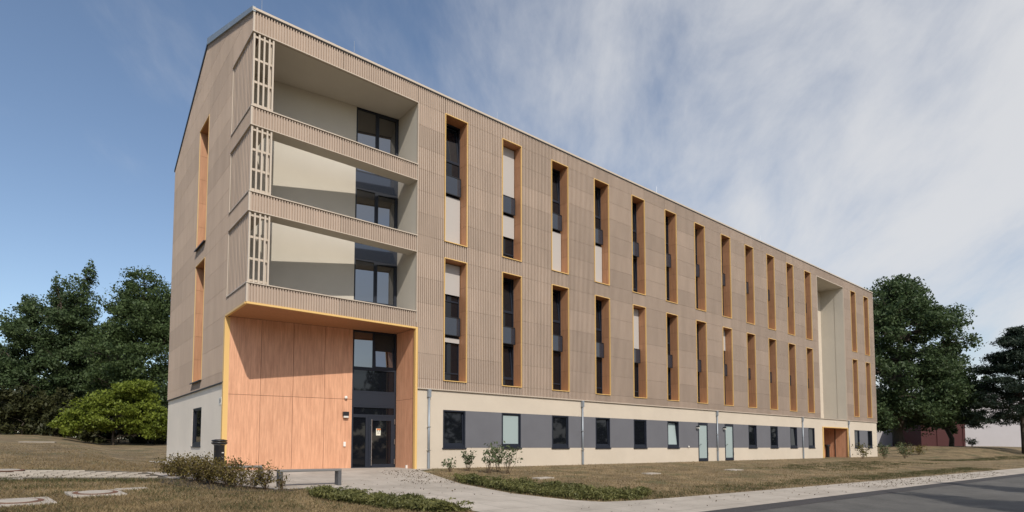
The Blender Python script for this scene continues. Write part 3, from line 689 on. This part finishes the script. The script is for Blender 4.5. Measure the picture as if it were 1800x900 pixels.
for x0, x1, y0, y1, nm in ((RX0 - .02, RX0 + .012, .06, 2.0, 'wood_panel'), (RX1 - .012, RX1 + .02, .06, 1.0, 'wood_panel'), (RX1 - .012, RX1 + .02, 1.006, 2.0, 'wood_panel'), (RX0, RX1 - 1.3, 2.0, 2.04, 'wood_panel'), (RX1 - 1.295, RX1, 2.0, 2.04, 'wood_panel')):
    MB().box(x0, x1, y0, y1, -.05, RZ).build(nm, 'wood', B)
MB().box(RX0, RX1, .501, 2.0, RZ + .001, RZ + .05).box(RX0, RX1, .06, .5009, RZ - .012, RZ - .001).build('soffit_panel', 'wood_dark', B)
MB().box(RX0 - .06, RX0 + .05, -.015, .065, -.05, RZ).box(RX1 - .05, RX1 + .06, -.015, .065, -.05, RZ).box(RX0 - .06, RX1 + .06, -.015, .065, RZ + .0, RZ + .07).build('entrance_trim', 'yellow', B)
#@@OBJECTS
# ================================================================== VEGETATION
def leaves_at(pts, size, rng, up=0.35, aspect=0.55, jit=0.35):
    """one pointed leaf (a bent kite) at every point, random turn; returns loose quads"""
    n = len(pts); s = size * (1 + jit * rng.standard_normal(n).clip(-1.6, 1.6))[:, None]
    d = rng.standard_normal((n, 3)); d[:, 2] -= 0.25; d /= np.linalg.norm(d, axis=1)[:, None]
    nn = rng.standard_normal((n, 3)); nn[:, 2] += up * 3; w = np.cross(d, nn); w /= np.linalg.norm(w, axis=1)[:, None] + 1e-9
    nrm = np.cross(w, d)
    a = pts - d * s * .5; b = pts + w * s * aspect * .5 + nrm * s * .06; c = pts + d * s * .5; e = pts - w * s * aspect * .5 + nrm * s * .06
    return np.stack([a, b, c, e], 1).reshape(-1, 3)
def limb(m, p0, p1, r0, r1, rng, bend=0.12, seg=6, k=4):
    p0, p1 = np.array(p0, float), np.array(p1, float); L = np.linalg.norm(p1 - p0)
    pts = [p0 + (p1 - p0) * t + (rng.standard_normal(3) * bend * L * math.sin(math.pi * t) if 0 < t < 1 else 0) for t in np.linspace(0, 1, k + 1)]
    m.tube(pts, [r0 + (r1 - r0) * t for t in np.linspace(0, 1, k + 1)], seg); return pts
def broadleaf(name, label, cat, base, h, lobes, trunk_r, nleaf, leaf, lmat, seed, group=None, clumps=16, bare=0.22):
    """lobes: (dx, dy, z, rx, ry, rz) ellipsoids of foliage relative to the base; limbs run into them"""
    rng = np.random.default_rng(seed); t = thing(name, label, cat, base, 0, group)
    m = MB(); top = np.array((0, 0, h * .8)); spine = limb(m, (0, 0, -.3), top, trunk_r, trunk_r * .22, rng, .03, 9, 7)
    P = []; vol = np.array([l[3] * l[4] * l[5] for l in lobes]) ** .8; vol /= vol.sum()
    for l, vq in zip(lobes, vol):
        c = np.array(l[:3]); r = np.array(l[3:])
        zz = max(h * bare * .8, min(c[2] - .35 * math.hypot(c[0], c[1]) - .2 * r[2], h * .7))
        st = np.array(spine[min(len(spine) - 1, max(1, int(round(zz / (h * .8) * 7))))])
        br = limb(m, st, c, trunk_r * .38, trunk_r * .09, rng, .07, 6, 5)
        for k in range(clumps):
            u = rng.standard_normal(3); u /= np.linalg.norm(u); cc = c + u * r * rng.uniform(.35, .98)
            limb(m, br[rng.integers(2, 6)], cc, trunk_r * .10, trunk_r * .025, rng, .08, 4, 3)
            n = int(nleaf * vq / clumps * rng.uniform(.6, 1.4)); cr = r * rng.uniform(.26, .60)
            q = rng.standard_normal((n, 3)); q /= np.linalg.norm(q, axis=1)[:, None]
            q = q * (rng.uniform(0, 1, n) ** .6)[:, None] * cr * np.array((1.05, 1.05, .92)) + cc
            P.append(q)
    m.build('trunk', 'bark', t, smooth=True)
    put('crown', np_mesh('crown', leaves_at(np.concatenate(P), leaf, rng), 4, lmat), t)
    return t
def lobes_env(rng, n, prof, h, zc0, zc1, rr):
    """spread lobes inside a crown outline: prof(z01) -> radius"""
    o = []
    for k in range(n):
        f = (k + .5) / n; z = zc0 + (zc1 - zc0) * f; R = prof(f); a = k * 2.4 + rng.uniform(-.4, .4); q = R * rng.uniform(.45, .85)
        r = rr * rng.uniform(.75, 1.25)
        o.append((q * math.cos(a), q * math.sin(a), z, r, r, r * .8))
    return o
def base_at(u, d, dz=None):
    p = at_depth(u, 787, d); z = zg(p[0], p[1]) if dz is None else dz
    return (p[0], p[1], z)
R0 = np.random.default_rng(3)
# the wood edge on the left: two big trees, a bright bush, dark hedge shrubs
env = lambda a: (lambda f: a * math.sin(math.pi * min(1, .18 + .80 * f)) ** .7)
b1 = base_at(95, 50); h1 = 14.6
L1 = lobes_env(R0, 20, lambda f: 5.6 * (1 - .72 * f) * min(1, .55 + 1.6 * f), h1, 3.2, 11.4, 1.8) + [(1.5, -1.2, 12.4, 1.2, 1.2, 1.6), (1.9, -1.5, 14.0, .55, .6, 1.2), (-.2, .2, 12.9, .7, .7, 1.5), (-2.2, 1.8, 11.2, .8, .8, 1.1), (-3.4, 2.6, 9.4, 1.0, 1.0, .9), (-4.4, 3.2, 7.4, 1.2, 1.2, .9)]
broadleaf('broadleaf_tree', 'tall dark green tree with spiky uneven top at left edge of the wood', 'tree', b1, h1, L1, .30, 70000, .21, 'leaf_dark', 11, 'trees at the wood edge')
b2 = base_at(236, 48); h2 = 14.2
L2 = lobes_env(R0, 20, env(4.2), h2, 3.0, 12.2, 1.9) + [(0, 0, 13.2, 1.7, 1.7, 1.3), (1.6, -.5, 12.0, 1.6, 1.6, 1.3), (2.4, .5, 9.6, 1.6, 1.6, 1.5)]
broadleaf('broadleaf_tree', 'dense round topped dark green tree beside the gable wall', 'tree', b2, h2, L2, .30, 70000, .20, 'leaf_tree', 12, 'trees at the wood edge')
b3 = base_at(168, 59); broadleaf('broadleaf_tree', 'dark tree filling the gap behind the two large left trees', 'tree', b3, 11.0, lobes_env(R0, 14, env(4.6), 11, 2.0, 9.2, 2.2), .3, 14000, .42, 'leaf_dark', 13, 'trees at the wood edge')
b4 = base_at(-30, 56); broadleaf('broadleaf_tree', 'lower dark tree cut off by the left picture edge', 'tree', b4, 9, lobes_env(R0, 12, env(4.4), 9, 1.6, 8.0, 2.1), .28, 12000, .40, 'leaf_dark', 14, 'trees at the wood edge')
b5 = base_at(200, 43); broadleaf('bright_bush', 'bright yellow green bush in front of the dark trees', 'bush', b5, 5.4,
    [(x * .82, y, z, 1.25, 1.2, .85) for x, y, z in ((-3.2, 0, 1.5), (-2.2, -.4, 2.4), (-.9, -.6, 3.2), (.5, -.5, 3.9), (1.5, -.3, 4.2), (2.4, -.2, 3.5), (3.2, 0, 2.4), (3.6, 0, 1.4), (-1.2, -.8, 1.6), (.4, -.9, 2.2), (1.9, -.8, 2.3), (.2, .6, 3.2), (2.2, -.9, 1.2))], .09, 24000, .19, 'leaf_bright', 15, bare=.05)
hl = ['lowest hedge shrub at the far left edge of the lawn', 'olive hedge shrub right of the lowest one at the lawn edge', 'dark hedge shrub left of the bright bush', 'dark hedge shrub under the left half of the bright bush', 'dark hedge shrub under the right half of the bright bush', 'dark hedge shrub closest to the gable wall']
for k, (u, d, hh, w) in enumerate(((-12, 47, 3.0, 2.7), (38, 46, 3.5, 2.6), (88, 47, 3.6, 2.6), (140, 46.5, 2.6, 2.4), (208, 46.5, 2.5, 2.6), (272, 46.5, 2.6, 2.5))):
    b = base_at(u, d); rr = np.random.default_rng(40 + k)
    broadleaf('hedge_shrub', hl[k], 'shrub', b, hh, [(x * w * .8, rr.uniform(-.5, .5), hh * z, w * .45, 1.0, hh * .30) for x in (-.9, -.3, .3, .9) for z in (.22, .55, .8)], .06, 5200, .26, 'leaf_hedge', 60 + k, 'hedge along the lawn', clumps=5, bare=.02)
# dim undergrowth of the wood behind the hedge, one mass
q = []
for k in range(60):
    p = base_at(R0.uniform(-60, 330), R0.uniform(56, 70)); c = np.array(p) + (0, 0, R0.uniform(.4, 3.2)); q.append(c + R0.standard_normal((240, 3)) * (1.5, 1.2, .8))
tag(put('wood_undergrowth', np_mesh('wood_undergrowth', leaves_at(np.concatenate(q), .5, R0), 4, 'leaf_dark')), 'dim undergrowth filling the wood behind the hedge', 'undergrowth', kind='stuff')
# right side: big tree, smaller tree by the red wall, pine, far trees
b = base_at(1583, 66)
E1 = lambda f: 7.6 * math.sin(math.pi * min(1, .22 + .70 * f)) ** .8
LT = lobes_env(R0, 40, E1, 20, 2.6, 17.6, 2.3) + [(x, y, z, 2.2, 2.2, 1.4) for x, y, z in ((-3.5, -3, 3.6), (-1, -4, 3.2), (2, -4, 3.4), (4.5, -3, 3.8), (-4.5, -2, 5.4), (0, -4.5, 5.6), (3.4, -4.4, 6.0), (6, -2.4, 6.2), (1.5, -4.6, 8.0), (-2.6, -4.0, 8.0))] + [(1.0, 0, 18.6, 2.0, 2.0, 1.3), (-1.6, 0, 18.0, 1.8, 1.8, 1.4), (5.6, -2, 14.5, 2.0, 2, 1.3), (7.0, -3.0, 11.6, 1.6, 1.6, 1.0), (6.8, -3.0, 9.4, 1.7, 1.7, 1.0), (-4, 1, 16, 2, 2, 1.6)]
broadleaf('broadleaf_tree', 'tallest dark green tree beside the far end of the apartment block', 'tree', b, 20, LT, .62, 90000, .30, 'leaf_dark', 21, 'trees on the right')
b = base_at(1672, 70); broadleaf('broadleaf_tree', 'smaller dark tree standing in front of the red wall', 'tree', b, 11.5, lobes_env(R0, 14, lambda f: 3.2 * math.sin(math.pi * min(1, .25 + .7 * f)) ** .8, 11, 3.0, 10.2, 1.7), .3, 15000, .36, 'leaf_dark', 22, 'trees on the right')
def pine(name, label, base, h, seed):
    rng = np.random.default_rng(seed); t = thing(name, label, 'tree', base, 0, 'trees on the right'); m = MB()
    limb(m, (0, 0, -.3), (0, 0, h * .96), .26, .04, rng, .006, 8, 8); P = []
    for k in range(52):
        f = k / 51; z = h * (.30 + .66 * f); L = (6.2 * (1 - f) ** .8 + .35) * rng.uniform(.7, 1.15); a = k * 2.4 + rng.uniform(-.3, .3)
        e = np.array((L * math.cos(a), L * math.sin(a), z - .10 * L + rng.uniform(-.9, .9) * (1 - .6 * f) + .5 * f))
        br = limb(m, (0, 0, z), e, .06 * (1 - .6 * f), .012, rng, .03, 5, 6)
        for q in range(3, 7):
            for s in range(5):
                c = np.array(br[q]) + rng.standard_normal(3) * (.40, .40, .16) * (.6 + .22 * L); n = 55
                P.append(c + rng.standard_normal((n, 3)) * (.30, .30, .10))
    m.build('trunk', 'bark', t, smooth=True)
    put('crown', np_mesh('crown', leaves_at(np.concatenate(P), .34, rng, .2, .22), 4, 'needle'), t)
pine('pine_tree', 'dark pine with layered flat branches at the right picture edge', base_at(1801, 60), 12.9, 31)
for k, (u, d, hh, lab) in enumerate(((1716, 128, 12, 'far green tree seen over the pale hall, left of two'), (1752, 132, 12.5, 'far green tree behind the pine above the pale hall'))):
    b = base_at(u, d, .8); broadleaf('broadleaf_tree', lab, 'tree', b, hh, lobes_env(R0, 9, env(4.5), hh, 4, 11, 2.6), .3, 5000, .6, 'leaf_tree', 33 + k, 'far trees over the hall')
# trees over the road, behind the camera: they shade the road and stand in the window glass
TL = ['street tree across the road, first from the left', 'street tree across the road, second from the left', 'street tree across the road, third from the left', 'street tree across the road, fourth from the left', 'street tree across the road, fifth from the left']
proto = None
for k, (x, y) in enumerate(((-26, -36), (-12, -40), (11.8, -25.2), (18.6, -24.6), (31, -27.5))):
    if proto is None:
        proto = broadleaf('street_tree', TL[0], 'tree', (x, y, zg(x, y)), 12, lobes_env(R0, 14, env(3.6), 12, 4.2, 11, 1.8), .24, 9000, .42, 'leaf_tree', 51, 'trees across the road'); o = proto
    else: o = copy_tree(proto); o['label'] = TL[k]
    o.location = (x, y, zg(x, y)); o.rotation_euler = (0, 0, k * 1.3); o.scale = ((1, 1, 1 + .06 * k) if k < 2 else (.46, .46, .92))

# wood across the road behind the camera, one far mass seen only in the glass
q = []
for k in range(150):
    x = -70 + 230 * k / 149; c = np.array((x, -62 + R0.uniform(-5, 5), zg(x, -62) + R0.uniform(1.0, 10.5))); q.append(c + R0.standard_normal((110, 3)) * (1.9, 1.6, 1.3))
tag(put('wood_across_road', np_mesh('wood_across_road', leaves_at(np.concatenate(q), 1.3, R0, .35, .8), 4, 'leaf_dark')), 'far mass of trees on the other side of the road', 'wood', kind='stuff')
# ---- low planting
def shrub(label, x, y, h, w, nstem, nleaf, leaf, lmat, seed, group, name='shrub', smat='twig', cat='shrub', low=.25):
    rng = np.random.default_rng(seed); t = thing(name, label, cat, (x, y, zg(x, y)), 0, group); m = MB(); P = []
    for k in range(nstem):
        a = rng.uniform(0, 6.283); q = w * .5 * rng.uniform(.25, 1); e = np.array((q * math.cos(a), q * math.sin(a), h * rng.uniform(.65, 1.0)))
        s = limb(m, (rng.uniform(-.06, .06), rng.uniform(-.06, .06), -.02), e, .009, .003, rng, .05, 4, 5)
        for j in range(2, 6):
            c = np.array(s[j]); e2 = c + rng.standard_normal(3) * (.10 * w + .03, .10 * w + .03, .07); limb(m, c, e2, .004, .002, rng, .05, 3, 2)
            n = max(2, int(nleaf / nstem / 4)); tt = rng.uniform(0, 1, n)[:, None]
            P.append(c + (e2 - c) * tt * 1.2 + rng.standard_normal((n, 3)) * .035 * (1 + w))
    m.build('stems', smat, t); P = np.concatenate(P); P = P[P[:, 2] > h * low]
    put('foliage', np_mesh('foliage', leaves_at(P, leaf, rng), 4, lmat), t); return t
# yellowing shrub row in front of the forecourt
row = [(302, 838), (322, 843), (347, 848), (372, 852), (398, 856), (420, 859), (443, 861), (466, 862), (492, 862)]
rl = ['first', 'second', 'third', 'fourth', 'fifth', 'sixth', 'seventh', 'eighth', 'ninth']
for k, (u, v) in enumerate(row):
    p = px_ground(u, v); hh = (.50, .62, .66, .62, .66, .56, .55, .56, .42)[k]
    nm = ('bushy' if k < 5 else 'sparse')
    shrub(nm + ' yellow brown shrub, ' + rl[k] + ' from the left in the row before the bench', p[0], p[1], hh, (.85, .9, .95, .9, .8, .7, .6, .55, .4)[k], (22, 24, 26, 24, 20, 14, 11, 10, 7)[k], (1300, 1500, 1600, 1500, 1200, 620, 460, 380, 200)[k], .055, 'leaf_olive', 70 + k, 'shrub row before the bench', low=.18)
# young plants at the facade and at the far end
yp = [(792, 829, .42, .6, 'small young plant beside the downpipe near the entrance'), (823, 828, .75, .55, 'thin young plant below the first ground floor window'), (858, 832, 1.02, .8, 'leafy young plant, left of the pair below the second ground floor window'), (893, 833, 1.05, .9, 'tall young plant, right of the pair below the second ground floor window'), (876, 829, .9, .75, 'young plant between the two leafy ones')]
for k, (u, v, hh, w, lab) in enumerate(yp):
    p = px_ground(u, v); shrub(lab, p[0], p[1], hh, w, 9, 260 if k else 110, .10, 'leaf_young', 90 + k, 'young plants along the facade', 'young_plant', cat='plant', low=.35)
yq = [((46.9, -1.3), 1.15, 1.7, 'leaf_yellow', 'low spreading plant in front of the far entrance'), ((49.0, -2.2), 1.25, 1.1, 'leaf_young', 'light green plant left of the last ground floor windows'), ((52.6, -2.6), 1.4, 1.3, 'leaf_young', 'light green plant at the last building corner'), ((56.8, -1.6), 1.2, 1.6, 'leaf_yellow', 'yellowish plant just past the far building corner'), ((60.0, -1.6), 1.0, 1.6, 'leaf_olive', 'dark small plant on the far lawn beyond the yellowish one')]
for k, ((x, y), hh, w, mm, lab) in enumerate(yq):
    shrub(lab, x, y, hh, w, 12, 300, .13, mm, 110 + k, 'plants at the far end', 'young_plant', cat='plant', low=.12)
p = at_depth(1709, 782, 68); shrub('tiny dark bush at the foot of the pale hall wall', p[0], p[1], .9, 1.2, 14, 400, .16, 'leaf_dark', 121, None, 'small_bush')

# ---- ground cover, grass, fallen leaves (nobody could count them)
RG = np.random.default_rng(77)
def sample_poly(poly, n):
    P = np.array(poly); lo, hi = P.min(0), P.max(0); out = []
    q = RG.uniform(lo, hi, (n * 4, 2))
    x, y = q[:, 0], q[:, 1]; c = np.zeros(len(q), bool)
    for i in range(len(P)):
        x1, y1 = P[i]; x2, y2 = P[i - 1]
        if y1 == y2: continue
        c ^= ((y1 > y) != (y2 > y)) & (x < (x2 - x1) * (y - y1) / (y2 - y1) + x1)
    return q[c][:n]
def cover(poly, n, h, label):
    q = sample_poly(poly, n); P = np.array(poly); ctr = P.mean(0)
    bump = np.array([math.sin(a * 3.1 + b * 1.7) * math.sin(b * 2.6 - a) + .6 * math.sin(a * 7.3 - b * 5.1) for a, b in q]) * .38 + .8
    z = np.array([zg(a, b) for a, b in q]); pts = np.column_stack([q, z + RG.uniform(.02, 1, n) ** .8 * h * bump])
    v = leaves_at(pts, .085, RG, .5, .35)
    # arching sprays
    S_ = []
    for a, b in sample_poly(poly, n // 60):
        d = RG.uniform(0, 6.283); L = RG.uniform(.2, .45); t = np.linspace(0, 1, 12)[:, None]
        base = np.array((a, b, zg(a, b) + h * .6)); S_.append(base + t * np.array((math.cos(d) * L, math.sin(d) * L, h * 1.1)) - t ** 2 * np.array((0, 0, h * .75)))
    v = np.concatenate([v, leaves_at(np.concatenate(S_), .075, RG, .3, .3)])
    tag(put('ground_cover', np_mesh('ground_cover', v, 4, 'leaf_cover')), label, 'ground cover', kind='stuff')
BED_R = [(4.72, -5.0), (4.60, -6.4), (4.52, -7.9), (4.86, -9.4), (5.40, -10.10), (6.4, -10.32), (7.4, -10.0), (6.7, -8.6), (6.1, -7.2), (5.9, -5.9), (5.5, -4.6), (5.1, -4.2)]
BED_L = [(0.30, -5.55), (0.75, -6.7), (1.20, -8.2), (1.70, -9.9), (0.95, -9.95), (0.35, -8.8), (-.1, -7.4), (-.25, -6.4), (-.05, -5.8)]
cover(BED_R, 15000, .20, 'dark green creeping ground cover right of the entrance path')
cover(BED_L, 11000, .17, 'dark green creeping ground cover between the lawn and the entrance path')
PAVED = [np.array(FORE + [(-2.3, 1.98), (-0.7, 2.6), (0.2, 2.9), (6.9, 2.9)]), np.array(PATH), np.array([(-.7, 2.6), (60, 2.6), (60, 14), (-.7, 14)]), np.array([(5.9, 0.02), (54.5, 0.02), (54.5, 3), (5.9, 3)])]
def mask_poly(q, P):
    x, y = q[:, 0], q[:, 1]; c = np.zeros(len(q), bool)
    for i in range(len(P)):
        x1, y1 = P[i]; x2, y2 = P[i - 1]
        if y1 == y2: continue
        c ^= ((y1 > y) != (y2 > y)) & (x < (x2 - x1) * (y - y1) / (y2 - y1) + x1)
    return c
def blades(q, h, w, lmat, name, label):
    q = q[~np.any([mask_poly(q, P) for P in PAVED], axis=0) & (q[:, 1] > -11.9)]; n = len(q)
    z = np.array([zg(a, b) for a, b in q]); b = np.column_stack([q, z - .005])
    a = RG.uniform(0, 6.283, n); hh = h * RG.uniform(.4, 1.2, n); ww = w * RG.uniform(.6, 1.3, n)
    side = np.column_stack([np.cos(a), np.sin(a), np.zeros(n)]) * ww[:, None]
    lean = RG.standard_normal((n, 3)) * .6; lean[:, 2] = 1; tip = b + lean * hh[:, None]
    v = np.stack([b - side, b + side, tip], 1).reshape(-1, 3)
    tag(put(name, np_mesh(name, v, 3, lmat)), label, 'grass', kind='stuff')
def pxsample(u0, u1, v0, v1, n):
    uu = RG.uniform(u0, u1, n); vv = RG.uniform(v0, v1, n); return np.array([px_ground(a, b)[:2] for a, b in zip(uu, vv)])
ql = np.concatenate([pxsample(-40, 830, 838, 905, 42000), pxsample(-40, 300, 779, 826, 16000)])
ql = ql[(ql[:, 0] < 1.9)]
qr = np.concatenate([pxsample(760, 1560, 806, 882, 46000), pxsample(1480, 1800, 798, 842, 9000)]); qr = qr[(qr[:, 1] < 0) & (qr[:, 0] > 4)]
blades(np.concatenate([ql, qr]), .065, .009, 'dry_grass', 'dry_lawn_grass', 'short sun dried brown grass of the lawns')
tuft = np.concatenate([np.repeat(np.concatenate([sample_poly([(-6, -6), (1, -9), (1, -5), (-2, -1), (-6, 0)], 130), sample_poly([(6, -10.3), (40, -11.1), (40, -9.6), (6, -9)], 320), sample_poly([(22, -4.5), (40, -3), (46, -7), (26, -8)], 220), sample_poly([(50, -5.5), (75, -10.5), (75, -9.4), (50, -4)], 420), sample_poly([(-6, .2), (-2.4, -1.2), (-2.6, -1.6), (-6, -.3)], 60)]), 34, 0)])
tuft = tuft + RG.standard_normal(tuft.shape) * .16
blades(tuft, .085, .009, 'green_grass', 'green_grass_tufts', 'greener grass tufts scattered through the dry lawn')
def litter():
    q = np.concatenate([sample_poly([(6.7, -.3), (4.6, -5.3), (3.0, -5), (4.3, -.5)], 420), sample_poly([(4.3, -8), (1.4, -8), (-.2, -4.6), (5.5, -1)], 130), sample_poly([(3, -10.4), (18, -10.9), (18, -12.4), (4, -12)], 110),
                        sample_poly([(16, -11.0), (36, -11.5), (34, -12.7), (17, -12.3)], 800), sample_poly([(-5.6, .6), (-2.3, -.8), (-2.5, 0), (-5.6, 1.6)], 120)])
    pts = np.array([(a, b, zg(a, b) + .03) for a, b in q]); v = leaves_at(pts, .05, RG, 4, .6)
    v[:, 2] = np.maximum(v[:, 2], np.array([zg(a, b) for a, b in v[:, :2]]) + .016)
    tag(put('fallen_leaves', np_mesh('fallen_leaves', v, 4, 'litter')), 'small dry leaves and weeds scattered over the paving', 'leaves', kind='stuff')
litter()

# ================================================================== STREET FURNITURE AND SMALL THINGS
def bench(label, p0, p1, h=.44, d=.30):
    p0, p1 = np.array(p0[:2]), np.array(p1[:2]); L = np.linalg.norm(p1 - p0); a = math.atan2(*(p1 - p0)[::-1])
    c = (p0 + p1) / 2; za, zb = zg(*p0), zg(*p1); z = min(za, zb)
    t = thing('park_bench', label, 'bench', (c[0], c[1], z), a, 'benches on the forecourt')
    MB().box(-L / 2, L / 2, -d / 2, d / 2, h - .05, h + .01).build('seat', 'bench_metal', t, bevel=.02)
    for s in (-1, 1):
        x = s * (L / 2 - .046); MB().box(x - .045, x + .045, -d / 2 + .012, d / 2 - .012, -.05, h - .051).build('leg', 'bench_leg', t, bevel=.008)
    return t
bp0, bp1 = px_ground(488, 857), px_ground(597, 853)
bench('long grey bench with two slab legs on the paving before the entrance', bp0, bp1)
c0 = px_ground(398, 850); c1 = px_ground(435, 842); bench('second grey bench half hidden behind the yellow brown shrubs', (-1.55, -2.6), (-.25, -2.9), .46)
def ash_bin(label, x, y, h=1.02):
    t = thing('litter_bin', label, 'bin', (x, y, zg(x, y) + .012), .5, 'black column bins'); r = .15
    MB().lathe([(r * .98, 0), (r, .03), (r, h - .20), (r * 1.1, h - .17)], 20).build('body', 'black_metal', t, smooth=True)
    MB().lathe([(r * 1.2, h - .165), (r * 1.5, h - .13), (r * 1.55, h - .10), (r * 1.35, h - .085)], 20).build('collar', 'black_metal', t, smooth=True)
    MB().lathe([(r * 1.28, h - .08), (r * 1.5, h - .055), (r * 1.5, h - .03), (r * .8, h)], 20).build('cap', 'black_metal', t, smooth=True)
    MB().box(-.035, .035, -r - .004, -r + .02, h * .60, h * .60 + .03).build('sticker', 'white_plastic', t)
    MB().quad((-.04, -r - .003, h * .49), (0, -r - .003, h * .46), (0, -r - .003, h * .475), (-.04, -r - .003, h * .505)).quad((.04, -r - .003, h * .49), (.04, -r - .003, h * .505), (0, -r - .003, h * .475), (0, -r - .003, h * .46)).build('emblem', 'steel', t)
ash_bin('black column litter bin with round cap beside the yellow entrance edge', -0.62, 0.15, 1.06)
ash_bin('black column litter bin inside the far wooden entrance recess', 45.3, .75, 1.05)
t = thing('wooden_box', 'low orange wooden box standing in the far entrance recess', 'box', (43.6, 1.0, .02)); MB().box(-.3, .3, -.25, .25, 0, .55).build('crate', 'wood', t); MB().box(-.32, .32, -.27, .27, .551, .59).build('lid', 'wood_dark', t); MB().box(-.24, .24, -.256, -.2501, .38, .44).build('slot', 'black_metal', t)
def manhole(label, u, v, s=.95, rust=True, path_=False):
    p = px_ground(u, v); t = thing('manhole_cover', label, 'manhole', (p[0], p[1], zg(p[0], p[1]) - .02), .1, 'manholes in the lawn'); t.rotation_euler = (math.atan(KS), 0, .12)
    if not path_: MB().box(-s / 2, s / 2, -s / 2, s / 2, 0, .06).build('concrete_surround', 'paver', t, bevel=.015)
    MB().lathe([(.40, .055), (.40, .070), (.31, .070), (.31, .066)], 28).build('iron_ring', 'cover_rust', t)
    MB().lathe([(.305, .05), (.305, .078), (.28, .082)], 28).build('lid', 'paver', t)
manhole('square concrete manhole with reddish iron ring at the lower left picture edge', 30, 884.5, 1.05); manhole('square concrete manhole with round lid, nearer to the shrub row', 168, 869, .95); manhole('round manhole lid let into the paver path at the left', 12, 829, .9, True, True)
def slab(label, u, v, w, d, rz=.1):
    p = px_ground(u, v); o = MB().box(-w / 2, w / 2, -d / 2, d / 2, -.04, .035).build('stone_slab', 'paver', None, (p[0], p[1], zg(p[0], p[1])), rz, bevel=.01); o.rotation_euler = (math.atan(KS), 0, rz)
    tag(o, label, 'slab', 'flat slabs in the lawn')
slab('narrow pale stone slab lying behind the round lidded manhole', 231, 860.5, .62, .22, .25); slab('pale concrete slab at the left picture edge beside the path', 8, 844, .7, .35); slab('thin pale slab on the far left lawn', 66, 777.5, 1.7, .5, -.2)
slab('flat pale slab in the lawn left of the second downpipe', 955, 841, .75, .35, .1); slab('flat pale slab in the lawn below the fourth window', 1145, 833, .8, .4, .1); slab('flat pale slab in the lawn nearer to the glazed doors', 1290, 826.5, 1.0, .5, .1)

# ================================================================== BACKGROUND BUILDINGS ON THE RIGHT
def hall():
    b = base_at(1745, 84); z0 = b[2] - .6
    t = thing('pale_hall', 'low pale grey hall behind the trees on the right', 'building', (b[0], b[1], z0), -YAW)
    MB().box(-5.0, 8.6, 0, 14, 0, 8.1).build('wall', 'hall_wall', t)
    MB().box(-5.2, 9.0, -.2, 14, 8.1, 8.45).build('roof', 'hall_roof', t)
    MB().box(8.61, 14, -.4, 10, 0, 5.6).build('annex_wall', 'hall_white', t)
    d = MB().box(9.1, 10.4, -.46, -.41, 0.3, 3.0).build('door', 'red_wall_shaded', t); MB().box(9.0, 9.09, -.5, -.401, .3, 3.1).box(10.41, 10.5, -.5, -.401, .3, 3.1).box(9.0, 10.5, -.5, -.401, 3.1, 3.2).build('door_frame', 'hall_white', d)
    w = MB().box(9.3, 12, -.44, -.401, 3.7, 5.0).build('window', 'glass_dark', t)
    b = base_at(1655, 80); t = thing('red_shed', 'red walled low building with tree shade in its colour under the tall tree', 'building', (b[0], b[1], b[2] - .5), -YAW)
    MB().box(-2.8, 3.3, 0, 8, 0, 5.2).build('wall', 'red_wall_shaded', t); MB().box(-3.0, 3.5, -.25, 8, 5.2, 5.45).build('roof', 'hall_roof', t)
    for x in (-2.8, -.6, 1.2, 3.0): MB().box(x, x + .3, -.08, -.001, 0, 5.2).build('pilaster', 'red_wall_shaded', t)
    b = base_at(1592, 86); t = thing('grey_blue_shed', 'grey blue low building left of the red walled one', 'building', (b[0], b[1], b[2] - .5), -YAW)
    MB().box(-6.5, 3.0, 0, 8, 0, 4.6).build('wall', 'hall_wall', t); MB().box(-6.7, 3.2, -.25, 8, 4.6, 4.8).build('roof', 'hall_roof', t)
hall()
